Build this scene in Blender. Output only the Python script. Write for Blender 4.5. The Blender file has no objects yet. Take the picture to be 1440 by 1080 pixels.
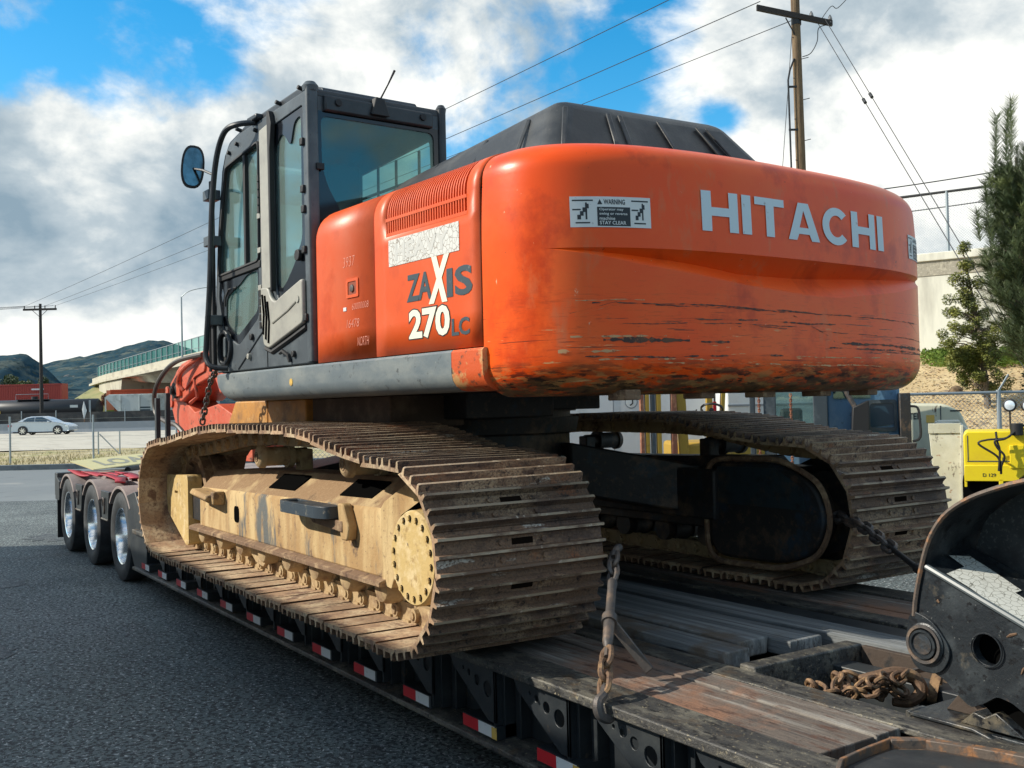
import bpy, bmesh, math, random
from math import sin, cos, pi, radians as rad, sqrt, atan2
from mathutils import Vector, Matrix
random.seed(7)
SC = bpy.context.scene
COL = SC.collection
# ------------------------------------------------------------------ camera, sun, sky, exposure
cam_d = bpy.data.cameras.new('camera'); cam = bpy.data.objects.new('camera', cam_d); COL.objects.link(cam)
CAM = Vector((-6.2221, 3.7575, 1.1166)); YAW, PITCH, ROLL = -0.5785, 0.0204, -0.0232
fw = Vector((cos(YAW)*cos(PITCH), sin(YAW)*cos(PITCH), sin(PITCH)))
ri = Vector((sin(YAW), -cos(YAW), 0)); up = ri.cross(fw)
r2 = ri*cos(ROLL)+up*sin(ROLL); u2 = -ri*sin(ROLL)+up*cos(ROLL)
cam.matrix_world = Matrix(((r2.x,u2.x,-fw.x,CAM.x),(r2.y,u2.y,-fw.y,CAM.y),(r2.z,u2.z,-fw.z,CAM.z),(0,0,0,1)))
cam_d.sensor_width = 36; cam_d.lens = 1451.9/1440*36; cam_d.clip_end = 8000; cam_d.clip_start = 0.05
SC.camera = cam
SUN_AZ, SUN_EL = 60.0, 34.0                       # azimuth counted from +X towards +Y
sd = bpy.data.lights.new('sun', 'SUN'); sd.energy = 5.0; sd.angle = rad(0.5); sd.color = (1.0, 0.93, 0.80)
so = bpy.data.objects.new('sun', sd); COL.objects.link(so)
sdir = Vector((cos(rad(SUN_AZ))*cos(rad(SUN_EL)), sin(rad(SUN_AZ))*cos(rad(SUN_EL)), sin(rad(SUN_EL))))
so.rotation_euler = sdir.to_track_quat('Z', 'Y').to_euler(); so.location = (0, 30, 30)
SC.view_settings.view_transform = 'Standard'; SC.view_settings.look = 'None'
SC.view_settings.exposure = 0.18; SC.view_settings.gamma = 1.0; SC.view_settings.use_curve_mapping = False
SC.cycles.max_bounces = 6; SC.cycles.transparent_max_bounces = 12
W = bpy.data.worlds.new('World'); SC.world = W; W.use_nodes = True
nt = W.node_tree; N = nt.nodes; L = nt.links; N.clear()
def wn(t, **k):
    n = N.new(t)
    for a, b in k.items(): setattr(n, a, b)
    return n
def wmath(op, a, b=None, c=None, clamp=False):
    n = wn('ShaderNodeMath', operation=op, use_clamp=clamp)
    for i, x in enumerate((a, b, c)):
        if x is None: continue
        if isinstance(x, (int, float)): n.inputs[i].default_value = x
        else: L.new(x, n.inputs[i])
    return n.outputs[0]
sky = wn('ShaderNodeTexSky', sky_type='NISHITA', sun_disc=False)
sky.sun_elevation = rad(SUN_EL); sky.sun_rotation = rad(90-SUN_AZ); sky.air_density = 1.0; sky.dust_density = 0.4; sky.ozone_density = 2.0
tc = wn('ShaderNodeTexCoord')
hs = wn('ShaderNodeHueSaturation'); hs.inputs['Saturation'].default_value = 1.5; hs.inputs['Value'].default_value = 1.2
hs.inputs['Hue'].default_value = 0.488
L.new(sky.outputs[0], hs.inputs['Color'])
bg1 = wn('ShaderNodeBackground'); bg1.inputs[1].default_value = 0.15; L.new(hs.outputs[0], bg1.inputs[0])
mp = wn('ShaderNodeMapping'); mp.inputs['Scale'].default_value = (1, 1, 1.45); mp.inputs['Rotation'].default_value = (0.25, -0.3, 0.2)
L.new(tc.outputs['Generated'], mp.inputs[0])
def wnoise(vec, scale, detail, rough, dist=0.0, off=None):
    n = wn('ShaderNodeTexNoise'); n.inputs['Scale'].default_value = scale; n.inputs['Detail'].default_value = detail
    n.inputs['Roughness'].default_value = rough; n.inputs['Distortion'].default_value = dist
    if off:
        m = wn('ShaderNodeMapping'); m.inputs['Location'].default_value = off; L.new(vec, m.inputs[0]); vec = m.outputs[0]
    L.new(vec, n.inputs['Vector']); return n.outputs['Fac']
n1 = wnoise(mp.outputs[0], 3.4, 11, 0.58, 0.3, (1.3, 0.2, 4.0))
n2 = wnoise(mp.outputs[0], 9.0, 9, 0.58, 0.2, (5.3, 2.2, 1.0))
n3 = wnoise(mp.outputs[0], 3.6, 8, 0.54, 0.3, (3.1, 7.2, 2.0))
def pixdir(px, py):
    return (fw*1451.9 + r2*(px-720) + u2*(540-py)).normalized()
def lobe(px, py, k):
    d = pixdir(px, py)
    vd = wn('ShaderNodeVectorMath', operation='DOT_PRODUCT'); L.new(tc.outputs['Generated'], vd.inputs[0]); vd.inputs[1].default_value = d
    e = wmath('MULTIPLY', wmath('SUBTRACT', vd.outputs['Value'], 1.0), k)
    return wmath('EXPONENT', e)
cov = wmath('MULTIPLY_ADD', n2, 0.50, wmath('MULTIPLY_ADD', n1, 1.25, -0.26))
# clear patches between the cloud banks, and the thick banks themselves
for px, py, k, a in ((80, 70, 330, -0.24), (240, 165, 450, -0.21), (-150, 60, 200, -0.10), (300, 90, 900, -0.12), (900, 45, 300, -0.27), (650, 150, 450, -0.21), (1020, 170, 3500, -0.22), (780, 70, 700, -0.10), (620, 25, 1200, -0.10), (150, 450, 160, 0.22),
                     (110, 300, 70, 0.24), (560, 60, 160, 0.16), (1250, 150, 40, 0.30), (60, 450, 90, 0.16), (1700, 300, 20, 0.2), (400, 150, 900, 0.05)):
    cov = wmath('MULTIPLY_ADD', lobe(px, py, k), a, cov)
mr = wn('ShaderNodeMapRange', interpolation_type='SMOOTHSTEP'); mr.inputs['From Min'].default_value = 0.47; mr.inputs['From Max'].default_value = 0.70
L.new(cov, mr.inputs['Value'])
cr = wn('ShaderNodeValToRGB'); e = cr.color_ramp.elements
e[0].position = 0.33; e[0].color = (0.25, 0.35, 0.43, 1); e[1].position = 0.60; e[1].color = (1.0, 1.0, 0.95, 1)
k_ = cr.color_ramp.elements.new(0.46); k_.color = (0.47, 0.55, 0.60, 1)
shade = wmath('MULTIPLY_ADD', n2, 0.55, wmath('MULTIPLY_ADD', n3, 1.1, -0.34))
for px, py, k, a in ((60, 400, 110, -0.16), (130, 410, 500, -0.08), (130, 250, 260, 0.14), (200, 490, 500, 0.24), (60, 520, 900, 0.18), (620, 60, 300, 0.08), (960, 110, 300, 0.12), (1300, 120, 28, 0.09)):
    shade = wmath('MULTIPLY_ADD', lobe(px, py, k), a, shade)
L.new(shade, cr.inputs[0])
bg2 = wn('ShaderNodeBackground'); bg2.inputs[1].default_value = 1.0; L.new(cr.outputs[0], bg2.inputs[0])
mx = wn('ShaderNodeMixShader'); L.new(mr.outputs[0], mx.inputs[0]); L.new(bg1.outputs[0], mx.inputs[1]); L.new(bg2.outputs[0], mx.inputs[2])
wo = wn('ShaderNodeOutputWorld'); L.new(mx.outputs[0], wo.inputs['Surface'])

# ------------------------------------------------------------------ materials
MATS = {}
def mat(name, base, rough=0.6, metal=0.0, layers=(), bump=0.0, bscale=40, spec=0.5, bump2=None, coat=0.0, rvar=0.0, orand=0.0):
    """layers: (colour, scale, lo, hi[, stretch(x,y,z)[, zrange(z0,z1)]]) noise masked dirt and wear laid over base"""
    if name in MATS: return MATS[name]
    m = bpy.data.materials.new(name); m.use_nodes = True; t = m.node_tree; b = t.nodes['Principled BSDF']
    b.inputs['Roughness'].default_value = rough; b.inputs['Metallic'].default_value = metal
    b.inputs['Specular IOR Level'].default_value = spec
    if coat: b.inputs['Coat Weight'].default_value = coat; b.inputs['Coat Roughness'].default_value = 0.15
    g = t.nodes.new('ShaderNodeNewGeometry'); cur = None
    def noise(scale, stretch, det=6, off=0):
        mp = t.nodes.new('ShaderNodeMapping'); mp.inputs['Scale'].default_value = stretch; mp.inputs['Location'].default_value = (off, off*1.7, off*.6)
        t.links.new(g.outputs['Position'], mp.inputs[0])
        n = t.nodes.new('ShaderNodeTexNoise'); n.inputs['Scale'].default_value = scale; n.inputs['Detail'].default_value = det
        n.inputs['Roughness'].default_value = 0.65
        t.links.new(mp.outputs[0], n.inputs['Vector']); return n.outputs['Fac']
    rs = None
    for i, ly in enumerate(layers):
        c, sc, lo, hi = ly[:4]; st = ly[4] if len(ly) > 4 and ly[4] else (1, 1, 1)
        f = noise(sc, st, off=i*3.3+len(name))
        r = t.nodes.new('ShaderNodeMapRange'); r.inputs['From Min'].default_value = lo; r.inputs['From Max'].default_value = hi
        t.links.new(f, r.inputs['Value']); f = r.outputs[0]
        if len(ly) > 5 and ly[5]:
            z0, z1 = ly[5]
            sx = t.nodes.new('ShaderNodeSeparateXYZ'); t.links.new(g.outputs['Position'], sx.inputs[0])
            rz = t.nodes.new('ShaderNodeMapRange'); rz.inputs['From Min'].default_value = z0; rz.inputs['From Max'].default_value = z1
            t.links.new(sx.outputs['Z'], rz.inputs['Value'])
            mm = t.nodes.new('ShaderNodeMath'); mm.operation = 'MULTIPLY'; t.links.new(f, mm.inputs[0]); t.links.new(rz.outputs[0], mm.inputs[1]); f = mm.outputs[0]
        mixn = t.nodes.new('ShaderNodeMix'); mixn.data_type = 'RGBA'
        if cur is None: mixn.inputs['A'].default_value = (*base, 1)
        else: t.links.new(cur, mixn.inputs['A'])
        mixn.inputs['B'].default_value = (*c, 1); t.links.new(f, mixn.inputs['Factor']); cur = mixn.outputs['Result']
        rs = f
    if orand and cur is not None:      # pieces of one kind differ a little in tone
        oi = t.nodes.new('ShaderNodeObjectInfo'); hv = t.nodes.new('ShaderNodeHueSaturation'); ma_ = t.nodes.new('ShaderNodeMath'); ma_.operation = 'MULTIPLY_ADD'
        t.links.new(oi.outputs['Random'], ma_.inputs[0]); ma_.inputs[1].default_value = orand; ma_.inputs[2].default_value = 1-orand*.45
        t.links.new(ma_.outputs[0], hv.inputs['Value']); t.links.new(cur, hv.inputs['Color']); cur = hv.outputs['Color']
    if cur is None: b.inputs['Base Color'].default_value = (*base, 1)
    else: t.links.new(cur, b.inputs['Base Color'])
    if rvar and rs is not None:
        ma = t.nodes.new('ShaderNodeMath'); ma.operation = 'MULTIPLY_ADD'; ma.use_clamp = True
        t.links.new(rs, ma.inputs[0]); ma.inputs[1].default_value = rvar; ma.inputs[2].default_value = rough
        t.links.new(ma.outputs[0], b.inputs['Roughness'])
    if bump:
        f = noise(bscale, (1, 1, 1), 8, 9.1)
        if bump2:
            f2 = noise(bump2[0], bump2[1], 5, 2.2)
            a = t.nodes.new('ShaderNodeMath'); a.operation = 'ADD'; t.links.new(f, a.inputs[0]); t.links.new(f2, a.inputs[1]); f = a.outputs[0]
        bn = t.nodes.new('ShaderNodeBump'); bn.inputs['Strength'].default_value = bump; bn.inputs['Distance'].default_value = 0.01
        t.links.new(f, bn.inputs['Height']); t.links.new(bn.outputs[0], b.inputs['Normal'])
    MATS[name] = m; return m
def glass(name, tint, refl=0.12, dark=0.0, dcol=(0.30, 0.36, 0.33)):
    m = bpy.data.materials.new(name); m.use_nodes = True; t = m.node_tree; t.nodes.clear()
    o = t.nodes.new('ShaderNodeOutputMaterial'); tr = t.nodes.new('ShaderNodeBsdfTransparent'); tr.inputs[0].default_value = (*tint, 1)
    gl = t.nodes.new('ShaderNodeBsdfGlossy'); gl.inputs['Roughness'].default_value = 0.02; gl.inputs[0].default_value = (0.75, 0.95, 0.92, 1)
    lw = t.nodes.new('ShaderNodeLayerWeight'); lw.inputs[0].default_value = 0.35
    r = t.nodes.new('ShaderNodeMapRange'); r.inputs['To Min'].default_value = refl; r.inputs['To Max'].default_value = 0.8
    t.links.new(lw.outputs['Fresnel'], r.inputs['Value'])
    m1 = t.nodes.new('ShaderNodeMixShader'); t.links.new(r.outputs[0], m1.inputs[0]); t.links.new(tr.outputs[0], m1.inputs[1]); t.links.new(gl.outputs[0], m1.inputs[2])
    df = t.nodes.new('ShaderNodeBsdfDiffuse'); df.inputs[0].default_value = (*dcol, 1)
    m2 = t.nodes.new('ShaderNodeMixShader'); m2.inputs[0].default_value = dark
    t.links.new(m1.outputs[0], m2.inputs[1]); t.links.new(df.outputs[0], m2.inputs[2]); t.links.new(m2.outputs[0], o.inputs[0])
    MATS[name] = m; return m

DUST = (0.40, 0.29, 0.16); MUD = (0.17, 0.105, 0.06); RUST = (0.13, 0.045, 0.02)
M = dict(
 orange=mat('orange_paint', (0.68, 0.086, 0.010), 0.42, spec=.45, layers=[((0.66, 0.12, 0.035), 2.2, .46, .72), ((.10, .03, .02), 34, .70, .73), ((0.55, 0.065, 0.008), 4, .52, .70), ((0.30, .06, .02), 90, .70, .78), ((.62, .30, .16), 38, .70, .80, (1, 1, .35))], bump=.05, bscale=60, rvar=.2),
 orange_cw=mat('counterweight_paint', (0.82, 0.080, 0.004), 0.34, spec=.32, layers=[
    ((0.84, 0.115, 0.012), 1.6, .45, .68), ((.58, .050, .004), 2.4, .53, .66), ((.66, .15, .05), 6, .60, .74, (1, 1, .45)), ((.75, .42, .25), 26, .69, .73, (1, 1, .5)), ((.05, .015, .01), 30, .70, .72),
    ((.42, .05, .01), 12, .55, .8, (1, 1, 8), (1.75, 1.45)),
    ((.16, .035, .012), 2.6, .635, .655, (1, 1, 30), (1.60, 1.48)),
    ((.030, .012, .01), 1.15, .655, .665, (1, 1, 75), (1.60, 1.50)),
    ((.66, .36, .15), 4.2, .65, .67, (1, 1, 12), (1.50, 1.38)),
    ((.13, .05, .018), 5, .45, .56, (1, 1, 6), (1.31, 1.21)),
    ((.46, .22, .07), 9, .50, .58, (1, 1, 5), (1.30, 1.20)),
    ((.028, .014, .01), 8, .53, .58, (1, 1, 5), (1.32, 1.22)),
    ((.16, .09, .04), 20, .40, .55, (1, 1, 2), (1.235, 1.17)),
    ((.35, .03, .01), 120, .72, .77)], bump=.05, bscale=18, bump2=(2.5, (1, 1, 7)), rvar=.3),
 orange_rust=mat('worn_orange_paint', (0.60, 0.09, 0.018), 0.5, layers=[((.55, .30, .12), 9, .5, .58), ((.09, .05, .03), 14, .58, .64)], bump=.3, bscale=30),
 boom=mat('faded_red_orange_paint', (0.55, 0.085, 0.035), 0.5, layers=[((.60, .16, .09), 4, .48, .7), ((.12, .05, .03), 7, .58, .66), ((.2, .06, .03), 25, .60, .70)], bump=.2),
 mustard=mat('dirty_mustard_paint', (0.50, 0.23, 0.045), 0.6, layers=[((.22, .11, .04), 6, .45, .7), ((.55, .34, .13), 15, .55, .75)], bump=.2),
 skirt=mat('blue_grey_skirt_paint', (0.135, 0.165, 0.18), 0.45, layers=[((.24, .26, .25), 3, .4, .7, (1, 1, 2)), ((.05, .055, .06), 22, .6, .72), ((.34, .34, .30), 60, .66, .76)], bump=.12, bscale=50, rvar=.2),
 cabgrey=mat('charcoal_cab_paint', (0.055, 0.068, 0.078), 0.45, layers=[((.11, .13, .14), 5, .45, .75), ((.02, .02, .025), 25, .62, .7), ((.19, .20, .19), 70, .66, .74)], bump=.06),
 cabdark=mat('dark_cab_paint', (0.018, 0.021, 0.025), 0.40, layers=[((.04, .045, .05), 6, .45, .75)], bump=.06),
 cablight=mat('light_grey_cab_panel', (0.36, 0.35, 0.30), 0.5, layers=[((.27, .26, .23), 6, .45, .7), ((.14, .13, .12), 50, .66, .74)], bump=.05),
 rubber=mat('black_rubber', (0.012, 0.012, 0.013), 0.6, bump=.05),
 frit=mat('black_window_border', (0.012, 0.014, 0.018), 0.12, spec=.6),
 hood=mat('hood_plastic', (0.022, 0.024, 0.026), 0.45, layers=[((.070, .070, .066), 3, .46, .7), ((.20, .19, .17), 70, .66, .74)], bump=.15, bscale=60),
 void=mat('black_void', (0.004, 0.004, 0.004), 1.0, spec=0.0),  # flat black: the dark of openings and gaps put into the colour
 slot=mat('dark_slot', (0.012, 0.008, 0.006), 1.0, spec=0.0),  # near-black: shade inside small holes put into the colour
 shoe=mat('rusty_track_steel', (0.20, 0.115, 0.068), 0.5, .05, orand=.8, layers=[((.38, .255, .155), 5, .51, .59, (1, .45, 1)), ((.085, .048, .033), 7, .54, .60, (1, .4, 1)), ((.27, .10, .04), 6, .58, .65, (1, .5, 1)), ((.50, .44, .37), 7, .62, .66, (1, .3, 2)), ((.035, .02, .015), 20, .58, .63), ((.12, .07, .045), 90, .48, .60)], bump=1.0, bscale=26, bump2=(110, (1, 1, 1))),
 shoe_tip=mat('worn_grouser_tip', (0.34, 0.26, 0.175), 0.6, .1, orand=.5, layers=[((.13, .08, .05), 8, .46, .56, (1, .4, 1)), ((.5, .42, .32), 25, .60, .68)], bump=.4),
 shoe_in=mat('dusty_shoe_face', (0.34, 0.215, 0.125), 0.85, orand=.4, layers=[((.50, .38, .24), 5, .45, .60), ((.15, .085, .055), 8, .54, .63), ((.22, .14, .09), 50, .5, .65)], bump=.5, bscale=35),
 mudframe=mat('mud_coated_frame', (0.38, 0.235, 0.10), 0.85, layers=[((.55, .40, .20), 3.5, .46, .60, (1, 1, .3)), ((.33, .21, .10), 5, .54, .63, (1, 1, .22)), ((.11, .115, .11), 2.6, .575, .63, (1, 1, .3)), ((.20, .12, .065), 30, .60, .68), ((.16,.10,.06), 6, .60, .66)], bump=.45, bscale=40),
 mudtop=mat('caked_mud', (0.25, 0.155, 0.08), 0.95, layers=[((.44, .32, .17), 3.5, .50, .62), ((.13, .08, .045), 9, .6, .72), ((.33, .22, .12), 60, .5, .7)], bump=.8, bscale=28),
 mudlink=mat('dusty_cast_steel', (0.42, 0.30, 0.16), 0.85, layers=[((.22, .135, .075), 8, .5, .65), ((.55, .43, .26), 14, .58, .7)], bump=.3),
 capmud=mat('dry_mud_cap', (0.54, 0.38, 0.15), 0.85, layers=[((.64, .49, .26), 10, .5, .62), ((.38, .25, .10), 14, .56, .66), ((.16, .11, .07), 26, .66, .71), ((.14,.13,.12), 7, .66, .70)], bump=.35, bscale=40),
 flangemud=mat('brown_mud_flange', (0.19, 0.115, 0.068), 0.9, layers=[((.38, .26, .15), 8, .50, .62), ((.09, .05, .03), 14, .56, .66)], bump=.7, bscale=40),
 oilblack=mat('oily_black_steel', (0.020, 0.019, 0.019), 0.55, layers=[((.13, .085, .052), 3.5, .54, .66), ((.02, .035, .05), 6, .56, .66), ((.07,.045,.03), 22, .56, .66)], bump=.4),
 bluegrease=mat('worn_blue_black_step', (0.04, 0.055, 0.07), 0.4, layers=[((.25, .22, .17), 20, .58, .68)], bump=.15),
 trailer=mat('black_trailer_paint', (0.017, 0.021, 0.025), 0.45, layers=[((.05, .055, .055), 4, .48, .75), ((.10, .07, .045), 9, .64, .74), ((.15, .14, .125), 70, .68, .76)], bump=.12, rvar=.2),
 flange=mat('scuffed_flange_steel', (0.065, 0.063, 0.060), 0.5, .3, layers=[((.20, .185, .15), 12, .46, .66, (.35, 1, 1)), ((.022, .022, .023), 34, .52, .64, (.5, 1, 1)), ((.30, .26, .18), 60, .60, .66), ((.11,.075,.045), 4, .58, .68)], bump=.7, bscale=45),
 plank=mat('weathered_deck_plank', (0.125, 0.10, 0.082), 0.8, orand=.3, layers=[((.27, .25, .22), 2.0, .50, .62, (.3, 5, 1)), ((.065, .055, .05), 3, .55, .64, (.3, 12, 1)), ((.22, .115, .07), 1.4, .50, .60), ((.09,.045,.03), 9, .55, .65, (.6, 2, 1)), ((.03, .02, .015), 30, .62, .68, (.5, 2, 1))], bump=.8, bscale=20, bump2=(5, (.25, 9, 1))),
 timber=mat('grey_timber', (0.12, 0.13, 0.135), 0.8, layers=[((.26, .27, .27), 2.4, .45, .62, (.25, 7, 3)), ((.04, .035, .035), 3, .56, .66, (.3, 22, 6)), ((.13, .10, .075), 1.6, .55, .65)], bump=.8, bscale=14, bump2=(8, (.25, 16, 6))),
 rustchain=mat('rusty_chain_steel', (0.155, 0.092, 0.055), 0.7, .2, layers=[((.33, .20, .10), 16, .5, .62), ((.07, .04, .03), 25, .58, .68)], bump=.4),
 chain=mat('weathered_chain_steel', (0.10, 0.09, 0.085), 0.55, .5, layers=[((.22, .16, .12), 14, .5, .65)], bump=.3),
 goose=mat('gooseneck_black_paint', (0.013, 0.017, 0.021), 0.36, layers=[((.040, .048, .053), 6, .50, .66), ((.15, .125, .085), 3.2, .60, .70), ((.006, .007, .009), 30, .56, .62), ((.16, .17, .16), 70, .66, .70), ((.10, .055, .03), 9, .67, .71)], bump=.30, bscale=40, rvar=.25),
 rustedge=mat('rust_worn_edge', (0.13, 0.10, 0.08), 0.6, .2, layers=[((.34, .16, .07), 14, .5, .62), ((.05, .05, .05), 22, .58, .68)], bump=.3),
 rustbrown=mat('brown_rust_plate', (0.055, 0.038, 0.028), 0.75, layers=[((.16, .10, .055), 6, .54, .66), ((.02, .018, .017), 12, .54, .64)], bump=.4),
 arrow=mat('cracked_white_vinyl', (0.62, 0.63, 0.58), 0.6, layers=[((.45, .45, .41), 16, .55, .7)], bump=.05),
 red=mat('red_reflector', (0.55, 0.012, 0.02), 0.3, layers=[((.25, .03, .03), 60, .62, .7)]),
 white=mat('white_reflector', (0.66, 0.68, 0.68), 0.35, layers=[((.30, .28, .22), 28, .60, .7)]),
 yellowtag=mat('yellow_tape', (0.65, 0.42, 0.09), 0.5, layers=[((.3, .15, .05), 40, .55, .7)]),
 tyre=mat('dusty_tyre_rubber', (0.022, 0.024, 0.027), 0.7, layers=[((.055, .062, .068), 5, .45, .7)], bump=.15),
 alu=mat('polished_aluminium', (0.78, 0.80, 0.82), 0.16, 1.0, layers=[((.5, .5, .5), 9, .6, .8)]),
 tarp=mat('red_strap_webbing', (0.33, 0.008, 0.022), 0.6, bump=.2),
 deckdust=mat('dusty_grey_rear_deck', (0.24, 0.20, 0.185), 0.8, layers=[((.33, .27, .25), 5, .45, .65), ((.12, .10, .09), 10, .6, .7)], bump=.2),
 banner=mat('yellow_banner_cloth', (0.62, 0.57, 0.30), 0.7, layers=[((.62, .55, .3), 9, .5, .7)]),
 bannertxt=mat('banner_grey_lettering', (0.30, 0.30, 0.24), 0.7),
 asphalt=mat('asphalt', (0.130, 0.160, 0.160), 0.72, layers=[((.085, .106, .108), .6, .46, .60), ((.18, .215, .21), .35, .52, .64), ((.085, .098, .10), 1.8, .58, .66, (1, .25, 1)), ((.05, .056, .058), 4, .66, .70), ((.026, .030, .032), 38, .49, .53), ((.50, .52, .52), 36, .59, .62), ((.85, .85, .83), 48, .66, .69)], bump=1.0, bscale=60),
 asphalt2=mat('sun_bleached_lot', (0.15, 0.17, 0.18), 0.85, layers=[((.19, .21, .215), .2, .45, .6), ((.11, .125, .135), 1.5, .58, .7), ((.27, .27, .255), .16, .60, .66)], bump=.3, bscale=40),
 kerb=mat('kerb_concrete', (0.13, 0.15, 0.16), 0.9, layers=[((.08, .09, .1), 3, .5, .7)], bump=.2),
 drygrass=mat('dry_grass_ground', (0.36, 0.30, 0.16), 0.95, layers=[((.26, .26, .09), .5, .5, .62), ((.46, .40, .26), 1.4, .5, .65), ((.16, .12, .08), 3, .6, .7)], bump=.8, bscale=6),
 road=mat('freeway_concrete', (0.47, 0.44, 0.37), 0.9, layers=[((.40, .37, .31), .2, .5, .6, (1, 6, 1)), ((.30, .29, .26), .35, .60, .66, (.2, 6, 1))]),
 paintwhite=mat('road_paint', (.7, .7, .66), .8),
 ballast=mat('railway_ballast', (0.10, 0.09, 0.08), 0.95, layers=[((.2, .17, .13), 1, .5, .7)], bump=.5, bscale=10),
 barrier=mat('barrier_concrete', (0.20, 0.23, 0.26), 0.9, layers=[((.26, .28, .30), .6, .5, .7)]),
 hill=mat('chaparral_hill', (0.036, 0.070, 0.088), 0.95, spec=0, layers=[((.10, .12, .11), .02, .50, .60), ((.018, .045, .065), .03, .50, .56), ((.13, .125, .12), .06, .62, .67), ((.045, .062, .06), .11, .55, .60)]),  # blue of distant air mixed into the hill colours
 slope=mat('dry_embankment', (0.46, 0.34, 0.18), 0.95, layers=[((.58, .46, .26), .8, .45, .62), ((.20, .15, .10), 2.2, .58, .68), ((.24, .24, .07), .5, .58, .68)], bump=.9, bscale=7),
 wallc=mat('pale_concrete_wall', (0.70, 0.68, 0.58), 0.9, layers=[((.48, .46, .39), .8, .5, .65, (1, 1, .2)), ((.34, .32, .27), 1.5, .64, .72, (1, 1, .12))], bump=.1, bscale=8),
 wallcap=mat('exposed_aggregate_band', (0.33, 0.30, 0.24), 0.95, layers=[((.46, .42, .33), 14, .5, .6), ((.2, .18, .14), 20, .58, .66)], bump=.5),
 bridge=mat('bridge_concrete', (0.46, 0.43, 0.34), 0.9, layers=[((.36, .33, .26), .3, .5, .6), ((.2, .18, .15), .8, .62, .7, (1, 1, .2))]),
 galv=mat('galvanised_steel', (0.30, 0.34, 0.36), 0.5, .5),
 polewood=mat('brown_pole_wood', (0.17, 0.115, 0.062), 0.85, layers=[((.09, .055, .03), 3, .48, .62, (6, 6, .4)), ((.26, .19, .11), 4, .58, .68, (8, 8, .4))], bump=.4, bscale=12, bump2=(6, (9, 9, .5))),
 darkwood=mat('dark_crossarm_wood', (0.035, 0.032, 0.03), 0.9),
 wire=mat('power_cable', (0.02, 0.022, 0.025), 0.6),
 bark=mat('grey_bark', (0.20, 0.165, 0.125), 0.9, layers=[((.09, .07, .055), 14, .5, .65)], bump=.6),
 leaf_y=mat('olive_foliage', (0.13, 0.145, 0.022), 0.7, layers=[((.22, .22, .035), 2.5, .48, .60), ((.045, .065, .014), 3, .54, .64)]),
 leaf_p=mat('pine_needles', (0.045, 0.070, 0.022), 0.65, layers=[((.115, .145, .04), 2.2, .52, .64), ((.022, .040, .014), 3, .52, .62)]),
 leaf_d=mat('dark_tree_foliage', (0.035, 0.055, 0.02), 0.8, layers=[((.09, .105, .035), .35, .5, .62)]),
 ivy=mat('green_ground_ivy', (0.12, 0.19, 0.02), 0.8, layers=[((.2, .27, .04), 3, .5, .65)]),
 red_con=mat('red_container_paint', (0.36, 0.045, 0.032), 0.6), orange_con=mat('orange_container_paint', (0.60, 0.085, 0.02), 0.6),
 tank=mat('black_tank_car_paint', (0.014, 0.017, 0.022), 0.4), hopper=mat('pale_hopper_paint', (0.55, 0.60, 0.59), 0.6, layers=[((.30, .33, .32), .5, .5, .7), ((.16, .18, .10), .4, .64, .68)]),
 carpaint=mat('silver_car_paint', (0.50, 0.56, 0.62), 0.25, .4, coat=.5), carglass=mat('car_window', (0.02, 0.05, 0.08), 0.08),
 whitebox=mat('white_container_paint', (0.62, 0.64, 0.64), 0.6, layers=[((.52, .53, .52), 3, .5, .7)]),
 bluecab=mat('faded_blue_cab_paint', (0.07, 0.16, 0.26), 0.5, layers=[((.16, .25, .33), 4, .45, .65, (1, 1, .4)), ((.03, .07, .11), 9, .58, .7)], bump=.1),
 mastdark=mat('dark_mast_steel', (0.04, 0.055, 0.065), 0.5, layers=[((.10, .12, .13), 5, .5, .7)]),
 masty=mat('yellow_mast_paint', (0.42, 0.26, 0.03), 0.5, layers=[((.25, .14, .03), 8, .55, .7)]), mastr=mat('rusty_red_mast_paint', (0.24, 0.085, 0.045), 0.6, layers=[((.5, .25, .12), 8, .5, .7)]),
 cream=mat('cream_forklift_paint', (0.56, 0.55, 0.42), 0.6, layers=[((.46, .45, .35), 4, .5, .7), ((.10, .07, .05), 7, .66, .70, (1, 1, .3))], bump=.05),
 creamrust=mat('cream_steel_plate', (0.52, 0.50, 0.38), 0.7, layers=[((.60, .58, .46), 5, .45, .65), ((.07, .04, .03), 6, .60, .64, (1, 1, .4)), ((.3, .15, .07), 14, .62, .7)], bump=.2),
 yellow=mat('bright_yellow_paint', (0.78, 0.60, 0.012), 0.45, layers=[((.70, .50, .02), 3, .5, .7), ((.30, .16, .03), 8, .68, .73)], bump=.05),
 lens=mat('headlamp_glass', (0.72, 0.80, 0.85), 0.12, .3), vinyl=mat('peeling_white_vinyl', (0.62, 0.62, 0.58), 0.6, layers=[((.40, .38, .33), 35, .58, .62, (1, 1, .5))]),
 cream_letter=mat('cream_letter_vinyl', (0.80, 0.76, 0.60), 0.5), grey_letter=mat('slate_letter_vinyl', (0.035, 0.06, 0.075), 0.5, layers=[((.14, .15, .15), 30, .6, .7)]),
 letter=mat('white_letter_vinyl', (0.56, 0.66, 0.70), 0.5, layers=[((.40, .42, .42), 18, .64, .68)]), ink=mat('black_label_ink', (0.015, 0.02, 0.025), 0.5),
 label=mat('white_label', (0.66, 0.68, 0.66), 0.5, layers=[((.3, .3, .28), 60, .66, .72)]), chalk=mat('white_marker', (0.68, 0.27, 0.19), 0.7),
 seat=mat('dark_seat_fabric', (0.02, 0.022, 0.026), 0.9), asphalt_patch=mat('lot_paint', (.4, .4, .38), .8), hose=mat('hydraulic_hose', (0.06, 0.05, 0.042), 0.5, bump=.1),
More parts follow.
